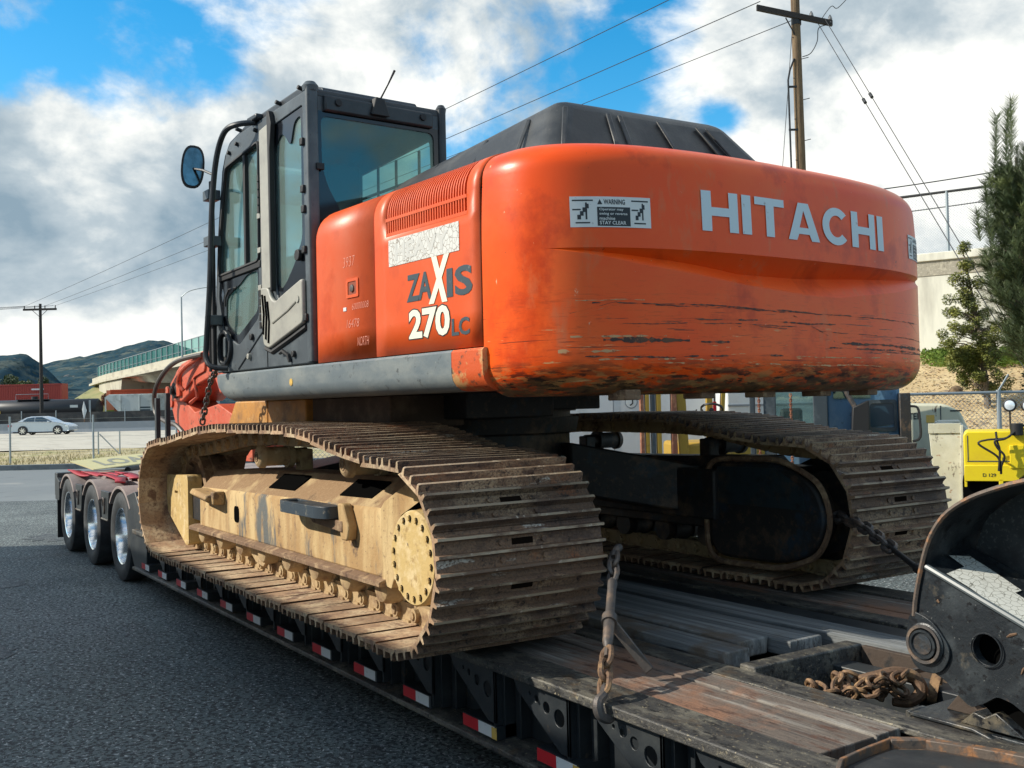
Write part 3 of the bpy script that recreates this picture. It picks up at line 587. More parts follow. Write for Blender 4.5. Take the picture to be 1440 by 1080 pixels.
hp('swing_motor_box', MB().box(-.75, .28, .6, 1.12, 1.0, 1.19), mat('grimy_brown_steel', (.07,.045,.03), .8, layers=[((.16,.11,.07), 6, .5, .7)], bump=.4), .01)
# ---- side doors (rolled over at the top)
YS = 1.465
def sect(n=8, r=.17, zt=2.275):
    s = [(YS, 1.385), (YS, 1.55), (YS, 1.75), (YS, 1.95), (YS, 2.0), (YS, zt-r)]
    for i in range(1, n+1): t = rad(90*i/n); s.append((YS-r+r*cos(t), zt-r+r*sin(t)))
    s.append((1.1, zt)); return s
def panel(name, x0, x1, m, skip=None, front_round=0.0):
    mb = MB(); S = sect(); xs = [x0]
    if front_round:
        r = front_round; xs = [x0-r*(1-cos(rad(a))) for a in (0, 15, 30, 45, 60, 75, 90)]
    if skip: xs += [skip[0], skip[1]]
    xs.append(x1); n = len(S)
    for k, x in enumerate(xs):
        d = 0
        if front_round and k < 7: r = front_round; d = r*(1-sin(math.acos(1-(x0-x)/r)))*.8
        for y, z in S:
            zz = z-d*1.1 if z > 1.9 else z
            mb.v.append((x, y-d, zz))
    for k in range(len(xs)-1):
        for i in range(n-1):
            if skip and abs(xs[k]-skip[0]) < 1e-6 and skip[2] <= i < skip[3]: continue
            mb.face((k*n+i, k*n+i+1, (k+1)*n+i+1, (k+1)*n+i))
    me = mb.mesh(name, m, 30); o = hp(name, me, None)
    so_ = o.modifiers.new('thick', 'SOLIDIFY'); so_.thickness = .02; so_.offset = -1
    return o
D1 = panel('side_door', -.465, -1.218, M['orange'], front_round=.10)
D2 = panel('side_door', -1.228, -2.196, M['orange'], skip=(-1.352, -2.10, 4, 13))
S = sect()
gpts = [S[4]]+[(YS, 2.035)]+S[5:14]
nb = 33; pitch = (2.10-1.352)/nb
def bar_mesh():
    mb = MB(); w = pitch*.22
    for y, z in gpts:
        k = gpts.index((y, z)); q = gpts[min(k+1, len(gpts)-1)]; p_ = gpts[max(k-1, 0)]
        t = Vector((q[0]-p_[0], q[1]-p_[1])).normalized(); nrm = Vector((t.y, -t.x))
        for dx, dn in ((-w, 0), (w, 0), (w, -.018), (-w, -.018)): mb.v.append((dx, y+nrm.x*dn, z+nrm.y*dn))
    n = len(gpts)
    for k in range(n-1):
        for i in range(4): j = (i+1) % 4; mb.face((4*k+i, 4*k+j, 4*k+4+j, 4*k+4+i))
    return mb.mesh('grille_bar', M['orange'], 30)
BM = bar_mesh()
for i in range(nb-1):
    o = bpy.data.objects.new('grille_bar', BM); COL.objects.link(o); o.parent = D2; o.location = (-1.352-pitch*(i+1), 0, 0)
put('grille_rail', MB().box(-1.352, -2.10, YS-.014, YS+.001, 1.995, 2.012), M['orange'], D2)
put('grille_rail', MB().box(-1.352, -2.10, YS-.014, YS+.0015, 2.072, 2.088), M['orange'], D2)
put('grille_rail', MB().box(-1.352, -2.10, 1.265, 1.28, 2.262, 2.278), M['orange'], D2)
eb = MB(); eb.prism([(1.38,1.38),(1.38,2.10),(1.22,2.20),(-1.30,2.20),(-1.42,2.14),(-1.42,1.38)], 'yz', -2.2, -.50)
hp('engine_bay_shade', eb, M['void'])  # solid black box blocks light and paints the dark behind the grille
tp = MB(); tp.box(-2.2, -.52, -1.30, 1.10, 2.24, 2.277); tp.box(-2.2, -.5, -1.46, -1.42, 1.38, 2.15); tp.box(-2.2, -.5, -1.45, -1.28, 2.15, 2.2)
hp('top_panel', tp, M['orange'], .01)
hp('tank_cover', MB().prism(rpoly([(-1.46,1.38),(-1.46,2.14),(-1.38,2.2),(-.62,2.2),(-.55,2.12),(-.55,1.38)], .06), 'yz', -.48, .98), M['orange'], .02)
for xx, yy in ((.9,-1.40),(.3,-1.40)):
    hp('handrail', MB().tube([(xx,yy,2.15),(xx,yy,2.72),(xx-.12,yy,2.8),(xx-.42,yy,2.8),(xx-.5,yy,2.72),(xx-.5,yy,2.15)], .018, 8), M['cabgrey'])
# lock, lettering and marks on the doors
lk = MB().plate(rrect(-1.047,1.722,-.905,1.826,.01), [rrect(-1.025,1.738,-.927,1.81,.008)], 'xz', YS, YS+.006)
LK = hp('latch', lk, M['orange']); put('latch_recess', MB().box(-1.025,-.927,YS+.0005,YS+.002,1.738,1.81), mat('latch_rust', (.25,.05,.02), .7), LK)
put('lock_cylinder', MB().lathe([(0,.022),(.007,.02),(.009,.012),(.009,0)], (-.975, YS+.002, 1.772), (0, 1, 0), 16), M['chain'], LK)
put('latch_tag', MB().box(-.865,-.90,YS+.001,YS+.003,1.655,1.675), M['white'], D1)
def side_fn(x0, z0, off=.0022): return lambda u, v: (x0-u, YS+off, z0+v)
DG, CL = M['grey_letter'], M['cream_letter']
text('lettering', 'ZA', .235, .135, side_fn(-1.548, 1.640), DG, D2, .03, shear=.04)
text('lettering', 'X', .165, .225, side_fn(-1.757, 1.612, .0030), CL, D2, .055, shear=.12)
text('lettering', 'IS', .215, .138, side_fn(-1.918, 1.628), DG, D2, .03)
text('lettering', '270', .372, .147, side_fn(-1.566, 1.452, .0026), CL, D2, .035)
text('lettering', '270', .386, .160, side_fn(-1.559, 1.4455, .0018), M['ink'], D2, .06)
text('lettering', 'LC', .150, .082, side_fn(-1.952, 1.445), DG, D2, .03)
text('marker_writing', '3937', .13, .055, side_fn(-.87, 1.895), M['chalk'], D1, -.022, shear=.15)
text('marker_writing', '60000008', .185, .035, side_fn(-.965, 1.655), M['chalk'], D1, -.018, shear=.15)
text('marker_writing', '16478', .14, .045, side_fn(-.90, 1.56), M['chalk'], D1, -.018, shear=.2)
text('marker_writing', 'NORTH', .125, .048, side_fn(-1.02, 1.455), M['chalk'], D1, -.018, shear=.15)
vt = MB().box(-2.03,-1.378,YS+.001,YS+.0025,1.838,1.974); V_ = hp('vinyl_strip', vt, M['vinyl'])
text('ghost_lettering', 'HEAVY', .50, .085, side_fn(-1.44, 1.862, .0034), mat('ghost_letter_grey', (.53,.525,.49), .6), V_, .03)
# ---- counterweight
CX, CD, CN = -2.21, .645, 2.75
ZB, ZT = 1.152, 2.262
def cwx(y): return CX-CD*(max(0.0, 1-abs(y/YS)**CN))**(1/CN)
CRT = [(1.37,0,.5),(1.0,.072,.46),(.45,.140,.60),(.0,.172,.48),(-.25,.172,.42),(-.8,.115,.40),(-1.30,.035,.40),(-1.36,0,.4)]
def crease(y):
    for a, b in zip(CRT, CRT[1:]):
        if a[0] >= y >= b[0]:
            t = (a[0]-y)/(a[0]-b[0]); t2 = t*t*(3-2*t) if False else t; return a[1]+(b[1]-a[1])*t2, a[2]+(b[2]-a[2])*t
    return 0.0, .45
def cw_build():
    mb = MB(); U = []
    nu = 110
    for i in range(nu+1):
        a = pi/2-pi*i/nu; c, s = abs(cos(a)), abs(sin(a))
        U.append((math.copysign(s**(2/CN), sin(a))*YS, -c**(2/CN)*CD))
    rb, rt = .15, .135
    rows = None
    allv = []
    for (y, dx) in U:
        w, fr_c = crease(y); zt0 = 1.782; zl = zt0-w; zm = zt0-w*fr_c; dep = w*.44
        col = []
        def P(ins, z): # inset from the side surface
            sc = 1-ins/YS; k = 1-ins/CD if abs(dx) > 1e-6 else 1
            return (CX+dx*max(k, 0), y*sc, z)
        col.append(P(.50, ZB)); 
        for i in range(9): t = rad(90*i/8); col.append(P(rb*(1-sin(t))*1.05, ZB+rb*(1-cos(t))*1.0))
        z0 = ZB+rb
        for i in range(1, 10): col.append(P(0, z0+(zl-z0)*i/9))
        for i in range(1, 4): col.append(P(dep*i/3, zl+(zm-zl)*i/3))
        for i in range(1, 4): col.append(P(dep*(1-i/3), zm+(zt0-zm)*i/3))
        z1 = ZT-rt
        for i in range(1, 9): col.append(P(.012*(i/8)**2, zt0+(z1-zt0)*i/8))
        for i in range(1, 11): t = rad(90*i/10); col.append(P(.012+rt*(1-cos(t)), z1+rt*sin(t)))
        col.append(P(.30, ZT+.012)); col.append(P(.62, ZT+.018))
        allv.append(col)
    n = len(allv[0])
    for col in allv: mb.v += col
    for k in range(len(allv)-1):
        for i in range(n-1): mb.face((k*n+i, k*n+i+1, (k+1)*n+i+1, (k+1)*n+i))
    return mb
cwm = cw_build()
CW = hp('counterweight', cwm, M['orange_cw'], smooth=22)
# closing plates in front and under
hp('counterweight_base', MB().prism([(-2.23,-1.36),(-2.23,1.36),(-2.5,1.15),(-2.58,.6),(-2.58,-.6),(-2.5,-1.15)], 'xy', ZB+.004, ZB+.05), M['flangemud'])
for y in (1.02, .55, .12, -.32, -.72): put('lifting_lug', MB().box(-2.70, -2.58, y-.045, y+.045, ZB-.026, ZB+.02), M['flangemud'], CW, .006)
seam = MB(); seam.prism([(YS-.02,1.20),(YS-.01,1.20),(YS-.01,2.10),(YS-.06,2.2),(YS-.07,2.19),(YS-.02,2.09)], 'yz', -2.196, -2.212); hp('panel_seam', seam, M['void'])
put('lifting_eye_cap', MB().lathe([(0,.045),(.03,.043),(.05,.03),(.055,0)], (-2.45,-.50,ZT+.012), (0,0,1), 16), M['cabdark'], CW)
def rear_fn(y0, z0, off=.003):
    def f(u, v):
        y = y0-u; x = cwx(y); k = .012*max(0, (z0+v-1.785)/.34)**2
        e = .01; nx = (cwx(y+e)-cwx(y-e))/(2*e); nl = sqrt(1+nx*nx)
        return (x-off/nl+k*.9, y+off*nx/nl, z0+v)
    return f
SCM = mat('scraped_bare_metal', (.045,.020,.013), .6, layers=[((.30,.10,.04), 40, .52, .60), ((.12,.05,.02), 14, .5, .62)])
def scrape(ya, yb, z, th, m, drift=0.0, rag=.6, off=.0022):
    L_ = abs(ya-yb); n = int(L_/.012); g = MB(); zc = z; k0 = None
    for i in range(n+1):
        u = L_*i/n; zc += random.uniform(-.0012,.0012); w = th*max(.06, mnz0.noise(Vector((u*22, z*40, 1)))*rag+.42+random.uniform(-.25,.25))
        if mnz0.noise(Vector((u*7, z*90, 5))) < -.18: w *= .08
        f = rear_fn(ya, 0, off); zz = zc+drift*i/n; g.v += [f(u, zz-w/2), f(u, zz+w/2)]
    for i in range(n): g.face((2*i,2*i+2,2*i+3,2*i+1))
    return put('scrape_mark', g, m, CW, smooth=0)
import mathutils.noise as mnz0
TANS = mat('scraped_tan_primer', (.55,.32,.15), .7, layers=[((.62,.10,.02), 18, .50, .60), ((.15,.06,.03), 30, .58, .66)])
scrape(1.22,-.15,1.545,.010,SCM); scrape(.95,-1.05,1.535,.007,SCM,-.03); scrape(.9,-.2,1.475,.012,SCM); scrape(1.1,.1,1.455,.007,SCM,.01); scrape(.5,-1.2,1.45,.006,SCM,-.02)
scrape(1.18,.78,1.385,.034,SCM); scrape(.72,.55,1.378,.016,SCM); scrape(-.25,-1.28,1.385,.020,SCM,-.01); scrape(-.15,-1.25,1.362,.014,SCM,-.012); scrape(-.5,-1.30,1.345,.008,SCM)
scrape(1.25,.2,1.315,.012,SCM); scrape(1.0,-.6,1.285,.010,TANS); scrape(1.3,.9,1.40,.016,TANS); scrape(1.28,1.0,1.555,.010,TANS); scrape(1.34,1.08,1.34,.022,TANS); scrape(1.2,.6,1.30,.010,TANS); scrape(.1,-1.2,1.315,.010,TANS)
scrape(.12,-.14,1.51,.005,SCM,-.085); scrape(1.33,1.15,1.47,.006,TANS,.06); scrape(1.30,1.12,1.50,.004,SCM,.05); scrape(-.95,-1.1,1.52,.005,SCM,-.06)
# HITACHI in broad strokes
def letters(word, H, sw):
    polys = []; x = 0; st = H*.29
    for ch in word:
        if ch == 'H':
            w = H*1.12; polys += [[(x,0),(x+st,0),(x+st,H*.385),(x+w-st,H*.385),(x+w-st,0),(x+w,0),(x+w,H),(x+w-st,H),(x+w-st,H*.60),(x+st,H*.60),(x+st,H),(x,H)]]
        elif ch == 'I': w = st*1.05; polys += [[(x,0),(x+w,0),(x+w,H),(x,H)]]
        elif ch == 'T': w = H*1.05; polys += [[(x+w/2-st/2,0),(x+w/2+st/2,0),(x+w/2+st/2,H*.80),(x+w,H*.80),(x+w,H),(x,H),(x,H*.80),(x+w/2-st/2,H*.80)]]
        elif ch == 'A':
            w = H*1.22; a = st*1.1
            polys += [[(x,0),(x+a,0),(x+a*1.28,H*.17),(x+w-a*1.28,H*.17),(x+w-a,0),(x+w,0),(x+w*.5+a*.62,H),(x+w*.5-a*.62,H)], 'hole', [(x+w*.5-w*.145,H*.34),(x+w*.5+w*.145,H*.34),(x+w*.5,H*.80)]]
        elif ch == 'C':
            w = H*1.12; cx, cy = x+w*.52, H/2; ro, r_ = .52, .28; out = []; inn = []
            for i in range(25):
                t = rad(42+276*i/24); out.append((cx+w*.52*cos(t), cy+H*.515*sin(t))); inn.append((cx+w*.52*.52*cos(t), cy+H*.515*.58*sin(t)))
            polys += [out+inn[::-1]]
        polys.append('gap'); x += w+H*.13
        yield_x = x
    return polys, x-H*.13
P_, Wd = letters('HITACHI', .182, 0)
def lettering(polys, Wd, target):
    bm = bmesh.new(); k = target/Wd; i = 0
    while i < len(polys):
        q = polys[i]
        if q == 'gap' or q == 'hole': i += 1; continue
        loops = [q]
        if i+1 < len(polys) and polys[i+1] == 'hole': loops.append(polys[i+2]); i += 2
        es = []
        for lp in loops:
            vs = [bm.verts.new((u*k, v, 0)) for u, v in lp]; es += [bm.edges.new((vs[a], vs[(a+1) % len(vs)])) for a in range(len(vs))]
        bmesh.ops.triangle_fill(bm, use_beauty=True, edges=es); i += 1
    for c in range(1, 28): bmesh.ops.bisect_plane(bm, geom=bm.verts[:]+bm.edges[:]+bm.faces[:], plane_co=(target*c/28, 0, 0), plane_no=(1, 0, 0))
    f = rear_fn(.695, 1.874, .0035)
    for v in bm.verts: v.co = Vector(f(v.co.x, v.co.y))
    me = bpy.data.meshes.new('lettering'); bm.to_mesh(me); bm.free(); me.materials.append(M['letter']); return put('lettering', me, None, CW)
lettering(P_, Wd, 1.36)
def label(y0, z0, w, h, parent):
    grid = MB(); n = 10
    f = rear_fn(y0, z0, .0025)
    for i in range(n+1): grid.v += [f(w*i/n, 0), f(w*i/n, h)]
    for i in range(n): grid.face((2*i, 2*i+2, 2*i+3, 2*i+1))
    LB = put('warning_label', grid, M['label'], EX, rz=PSI)
    def blk(u0, v0, u1, v1, m, nm='label_block', off=.0032):
        g = MB(); ff = rear_fn(y0-u0, z0+v0, off)
        for i in range(5): g.v += [ff((u1-u0)*i/4, 0), ff((u1-u0)*i/4, v1-v0)]
        for i in range(4): g.face((2*i, 2*i+2, 2*i+3, 2*i+1))
        return put(nm, g, m, LB)
    blk(w*.30, h*.04, w*.715, h*.66, M['ink'])
    for u in (.015, .725):
        pb = [(w*u, h*.05), (w*(u+.25), h*.95)]
        for a, b in (((u+.01,.85),(u+.24,.9)),((u+.01,.55),(u+.10,.9)),((u+.04,.12),(u+.20,.2))): blk(w*a[0], h*a[1], w*b[0], h*(a[1]+.045), M['ink'])
        for k in range(4): blk(w*(u+.06+.03*k), h*(.25+.12*k), w*(u+.10+.03*k), h*(.40+.12*k), M['ink'])
        blk(w*(u+.15), h*.25, w*(u+.17), h*.8, M['ink'])
    text('label_text', 'WARNING', w*.27, h*.17, rear_fn(y0-w*.38, z0+h*.745, .0035), M['ink'], LB, .02, cuts=4)
    polydecal('label_triangle', [[(0,0),(w*.06,0),(w*.03,h*.17)]], rear_fn(y0-w*.305, z0+h*.745, .0035), M['ink'], LB)
    for i, s in enumerate(('Operator may', 'swing or reverse', 'machine', 'STAY CLEAR')):
        ww = (.30,.35,.19,.33)[i]; hh = (.105,.105,.105,.12)[i]
        text('label_text', s, w*ww, h*hh, rear_fn(y0-w*.325, z0+h*(.52,.375,.235,.085)[i], .0042), M['label'], LB, .012, cuts=3)
    return LB
label(1.290, 1.868, .330, .132, CW)
label(-.99, 1.868, .30, .132, CW)
# ---- engine hood (black plastic, ribbed)
hd = MB(); B4 = [(-.62,1.24),(-2.36,1.16),(-2.46,-.38),(-.80,-.42)]
T4 = [(-.72,.94,2.485),(-2.14,.94,2.615),(-2.22,-.13,2.62),(-.8,-.12,2.49)]
hd.v = [(x, y, 2.262) for x, y in B4]+T4; hd.f = [(0,1,5,4),(1,2,6,5),(2,3,7,6),(3,0,4,7),(4,5,6,7)]; hd.m = [0]*5
HD = hp('engine_hood', hd, M['hood'], .085, seg=5)
for f_ in (.03, .25, .31, .52, .74, .80):       # ribs down the rear face
    bt = Vector((B4[1][0], B4[1][1], 2.262)).lerp(Vector((B4[2][0], B4[2][1], 2.262)), f_); tt = Vector(T4[1]).lerp(Vector(T4[2]), f_)
    d = (tt-bt); off = Vector((-.012, 0, .004)); a = bt+d*.02+off; b = bt+d*.80+off
    rbm = MB().obox((a+b)/2, (.026, .012, d.length*.74), (Vector((d.x, d.y, d.z)).to_track_quat('Z', 'Y')).to_matrix()); put('hood_rib', rbm, M['hood'], HD, .008)
for f_ in (.3, .62, .86):
    a = Vector((B4[0][0]+(B4[1][0]-B4[0][0])*f_, 1.20, 2.262)); b = Vector(T4[0]).lerp(Vector(T4[1]), f_)
    d = b-a; put('hood_rib', MB().obox(a.lerp(b,.42)+Vector((0,.004,.004)), (.022,.010,d.length*.70), d.to_track_quat('Z','Y').to_matrix()), M['hood'], HD, .006)
hp('exhaust_cap', MB().lathe([(0,.05),(.16,.05),(.20,.04),(.22,0)], (-1.9,-.72,2.27), (0,0,1), 16), M['cabdark'])
# ---- cab
out = [(-.44,1.39),(1.06,1.39),(1.085,1.60),(1.065,1.95),(1.01,2.35),(.91,2.78),(.85,2.885),(.74,2.945),(.58,2.975),(-.40,3.0),(-.44,2.97)]
winD = rpoly([(.835,2.79),(.262,2.85),(.285,2.085),(1.0,2.06),(.95,2.35)], .04, 3)
winL = rpoly([(.985,2.035),(.305,2.05),(.32,1.72),(.66,1.56),(.93,1.66),(1.01,1.90)], .04, 3)
winR = rpoly([(.045,2.90),(-.385,2.925),(-.385,1.87),(-.30,1.82),(.0,1.80),(.045,1.90)], .02, 2)
CABF = MB().plate(out, [winD, winL, winR], 'xz', 1.43, 1.465)
CABF.plate([(x, z) for x, z in out], [rpoly([(.86,2.80),(-.30,2.86),(-.33,1.55),(.98,1.52),(1.0,1.95),(.95,2.35)], .05, 3)], 'xz', .50, .53)
CABF.plate([(.50,1.39),(1.465,1.39),(1.465,2.97),(1.44,3.0),(.52,3.0),(.50,2.97)], [rpoly([(1.39,2.885),(.56,2.885),(.56,1.75),(1.39,1.75)], .06, 4)], 'yz', -.442, -.41)
CABF.box(-.42, 1.04, .52, 1.44, 1.385, 1.45)
CAB = hp('cab', CABF, M['cabgrey'], .006)
def cabsub(name, mb, m, bevel=0.0, smooth=35, par=None): return put(name, mb, m, par or CAB, bevel, smooth)
rf = MB(); rf.prism(rpoly([(-.40,2.965),(.58,2.955),(.76,2.92),(.87,2.85),(.90,2.88),(.80,2.965),(.60,2.998),(.50,3.022),(-.30,3.045),(-.44,3.02),(-.445,2.965)], .02), 'xz', .505, 1.455)
cabsub('roof', rf, M['cabdark'], .025)
cabsub('roof_hatch', MB().prism(rpoly([(.40,3.02),(.35,3.05),(-.28,3.085),(-.36,3.06),(-.38,3.02)], .03), 'xz', .66, 1.32), M['cabdark'], .02)
cabsub('rear_beam', MB().box(-.470, -.44, .60, 1.36, 2.885, 2.985), M['cabdark'], .014)
for y, z, r in ((1.27, 2.945, .022), (.68, 2.945, .022), (1.02, 2.92, .012)): cabsub('roof_knob', MB().cyl((-.468, y, z), (-.482, y, z), r, seg=14), M['rubber'], .003)
for y0, y1 in ((1.395, 1.470), (.495, .55)):
    cabsub('corner_post', MB().prism(rrect(-.462, y0, -.395, y1, .018), 'xy', 1.40, 3.02), M['cabgrey'] if y0 > 1 else M['cabdark'], 0)
cabsub('corner_cap', MB().lathe([(0,.045),(.03,.05),(.055,.03),(.06,0)], (-.425, 1.43, 3.0), (0,0,1), 14), M['cabgrey']); cabsub('corner_cap', MB().lathe([(0,.03),(.03,.035),(.055,.02),(.06,0)], (-.425, .515, 3.0), (0,0,1), 14), M['cabdark'])
for x, z in ((-.40,2.42),(-.40,2.70),(-.41,1.66),(-.405,2.06),(-.405,2.30)): cabsub('window_clip', MB().box(x-.02, x+.02, 1.462, 1.488, z-.022, z+.022), M['rubber'], .005)
for y, z in ((1.40,2.55),(1.40,2.1)): cabsub('window_clip', MB().box(-.475, -.455, y-.03, y+.02, z-.02, z+.02), M['rubber'], .004)
cabsub('door_seal', MB().tube([(x, 1.468, z) for x, z in winD], .012, 6, closed=True), M['rubber'])
dw = cabsub('door_window', MB().prism(winD, 'xz', 1.440, 1.446), M['glass'], smooth=0)
cabsub('window_divider', MB().box(.50, .535, 1.43, 1.47, 2.07, 2.83), M['rubber'], .004)
cabsub('window_rail', MB().hexa([(.27,1.43,2.04),(1.0,1.43,2.02),(1.0,1.472,2.02),(.27,1.472,2.04),(.27,1.43,2.085),(1.0,1.43,2.065),(1.0,1.472,2.065),(.27,1.472,2.085)]), M['rubber'], .004)
lw_ = cabsub('lower_window', MB().prism(winL, 'xz', 1.440, 1.446), M['glass'], smooth=0)
clearL = rpoly([(.53,2.02),(.34,2.03),(.345,1.77),(.70,1.62),(.90,1.73),(.895,1.90),(.62,1.98)], .05, 4)
cabsub('window_border', MB().plate(winL, [clearL], 'xz', 1.4465, 1.456), M['frit'])
cabsub('window_emblem', MB().prism([(.975,1.93),(.955,1.97),(.935,1.93),(.955,1.875)], 'xz', 1.457, 1.459), M['label'])
cabsub('wiper', MB().tube([(.66,1.475,1.95),(.80,1.475,1.95),(.86,1.475,1.90),(.87,1.475,1.84)], .007, 5), M['rubber'])
rw = cabsub('side_window', MB().prism(winR, 'xz', 1.440, 1.446), M['glass'], smooth=0)
clearR = rpoly([(.035,2.76),(-.06,2.83),(-.13,2.79),(-.19,2.72),(-.25,2.86),(-.345,2.88),(-.335,2.14),(-.22,2.0),(-.10,1.90),(-.03,1.865),(.03,1.90)], .04, 4)
cabsub('window_border', MB().plate(winR, [clearR], 'xz', 1.4465, 1.456), M['frit'])
cabsub('door_pillar', MB().prism(rpoly([(.205,2.90),(.07,2.915),(.06,2.75),(.055,1.88),(.20,1.88)], .012), 'xz', 1.466, 1.492), M['cablight'], .008)
cabsub('pillar_trim', MB().prism(rpoly([(.068,2.99),(.035,2.99),(.0,2.90),(.03,2.74),(.035,1.86),(.056,1.86),(.062,2.75)], .01), 'xz', 1.466, 1.498), M['rubber'], .004)
cabsub('pillar_trim', MB().prism([(.235,2.86),(.212,2.87),(.212,1.60),(.235,1.60)], 'xz', 1.466, 1.476), M['rubber'])
for z in (2.40, 1.66):
    h = MB()
    for k in range(5): h.cyl((.222,1.488,z+.05*k-.02),(.222,1.488,z+.05*k+.02), .014, seg=8)
    cabsub('door_hinge', h, M['rubber'])
for z in (2.36, 2.14, 1.90): cabsub('hinge_clip', MB().box(.215,.265,1.47,1.49,z-.015,z+.02), M['cablight'], .003)
crm = rpoly([(.222,1.90),(.10,1.89),(.06,1.82),(.0,1.79),(-.10,1.82),(-.395,1.895),(-.40,1.63),(.10,1.505),(.185,1.53),(.215,1.68)], .03, 4)
CG = hp('cream_side_panel', MB().prism(crm, 'xz', 1.465, 1.494), M['cablight'], .010)
cabsub('panel_edge_trim', MB().tube([(x, 1.468, z) for x, z in [(-.40,1.605),(-.20,1.555),(.10,1.485),(.20,1.515)]], .016, 6), M['rubber'])
for i, (x, z0, z1) in enumerate(((.165,1.60,1.85),(.125,1.565,1.84),(.085,1.54,1.80))):
    put('vent_slit', MB().tube([(x+.018,1.4945,z1),(x-.004,1.4945,(z0+z1)/2),(x+.012,1.4945,z0)], .009, 5), M['void'], CG)
put('panel_rib', MB().tube([(.03,1.496,1.66),(-.20,1.496,1.72),(-.31,1.496,1.76)], .006, 5), M['cablight'], CG)
put('panel_button', MB().cyl((-.335,1.49,1.775),(-.335,1.50,1.775), .022, seg=14), M['cablight'], CG)
for x, z in ((-.10,1.47),): cabsub('door_latch', MB().tube([(x+.06,1.48,z),(x,1.49,z+.01),(x-.06,1.48,z-.02),(x-.07,1.475,z-.06)], .012, 6), M['rubber'])
for x, z, r in ((-.22,1.455,.02),(.42,1.60,.022),(-.31,2.04,.035)): cabsub('side_knob', MB().cyl((x,1.46,z),(x,1.485,z), r, seg=12), M['rubber'], .004)
cabsub('side_knob', MB().cyl((.47,1.46,1.475),(.47,1.485,1.475), .02, seg=12), M['cablight'], .004)
hk = MB().plate(circ(.895,1.555,.125,28), [circ(.895,1.555,.095,28)], 'xz', 1.46, 1.49); cabsub('handle_ring', hk, M['cabdark'], .008)
hr = cabsub('handle_recess', MB().cyl((.895,1.462,1.555),(.895,1.468,1.555), .095, seg=28), M['rubber'])
put('handle_lever', MB().prism(rrect(.86,1.49,.90,1.63,.018), 'xz', 1.468, 1.484), M['cabgrey'], CAB, .004)
cabsub('door_seam', MB().prism([(.19,1.50),(.18,1.50),(.18,1.395),(.19,1.395)], 'xz', 1.465, 1.4665), M['void'])
cabsub('door_crease', MB().tube([(.67,1.466,1.40),(.30,1.466,1.60),(.21,1.466,1.64)], .006, 5), M['cabdark'])
rg = cabsub('rear_window', MB().box(-.436,-.430,.555,1.395,1.74,2.89), M['glass_dirty'], smooth=0)
clr = rpoly([(1.375,2.86),(.585,2.862),(.585,1.80),(1.14,1.80),(1.19,2.10),(1.25,2.30),(1.33,2.43),(1.37,2.55)], .05, 4)
cabsub('window_border', MB().plate([(1.40,2.89),(.55,2.89),(.55,1.74),(1.40,1.74)], [clr], 'yz', -.443, -.4365), M['frit'])
cabsub('front_window', MB().hexa([(1.06,.53,1.5),(1.065,.53,1.5),(1.065,1.43,1.5),(1.06,1.43,1.5),(.88,.53,2.84),(.885,.53,2.84),(.885,1.43,2.84),(.88,1.43,2.84)]), M['glass'], smooth=0)
fr = MB()
for y in (.52, 1.44): fr.tube([(1.07,y,1.42),(1.075,y,1.62),(1.05,y,1.98),(1.0,y,2.35),(.90,y,2.78),(.84,y,2.88)], .028, 8)
fr.tube([(1.02,.52,2.30),(1.02,1.44,2.30)], .014, 6)
cabsub('front_pillar', fr, M['cabdark'])
# seat, console and the guard bars seen through the glass
st = MB(); st.prism(rpoly([(.62,1.75),(.62,1.86),(.16,1.88),(.08,2.40),(-.04,2.40),(.02,1.75)], .05), 'xz', .78, 1.22)
st.prism(rpoly([(.09,2.43),(.07,2.70),(-.02,2.70),(-.02,2.43)], .03), 'xz', .88, 1.12); st.box(.08,.55,.74,.80,1.95,2.02); st.box(.08,.55,1.20,1.26,1.95,2.02); st.box(.1,.5,.85,1.15,1.45,1.75)
cabsub('operator_seat', st, M['seat'], .02)
hd_ = MB(); hd_.prism(rpoly([(.40,2.48),(.33,2.66),(.20,2.66),(.16,2.46)], .05), 'xz', 1.02, 1.30); cabsub('sun_visor', hd_, M['seat'], .02)
cb = MB()
for z in (2.00, 2.22, 2.62): cb.tube([(-.40,.56,z),(.94,.56,z)], .011, 6)
for x in (-.2,.1,.35,.6,.8): cb.tube([(x,.56,1.55),(x-.02,.56,2.80)], .010, 6)
cabsub('guard_bars', cb, M['cabdark'])
# roof antenna
an = hp('antenna_base', MB().hexa([(-.50,.93,2.90),(-.41,.93,2.93),(-.41,1.06,2.93),(-.50,1.06,2.90),(-.49,.96,3.01),(-.42,.95,3.02),(-.42,1.02,3.02),(-.49,1.02,3.02)]), M['rubber'], .008)
put('antenna_whip', MB().tube([(-.46,.975,3.02),(-.50,.945,3.10),(-.535,.915,3.185)], [.006,.005,.008], 6), M['rubber'], an)
for x, z in ((.60,2.995),(-.05,3.012),(-.37,3.02),(.30,2.92),(.62,2.90),(.76,2.87)): cabsub('roof_bolt', MB().cyl((x,1.44,z),(x,1.485,z+.012), .014, seg=8), M['rubber'])
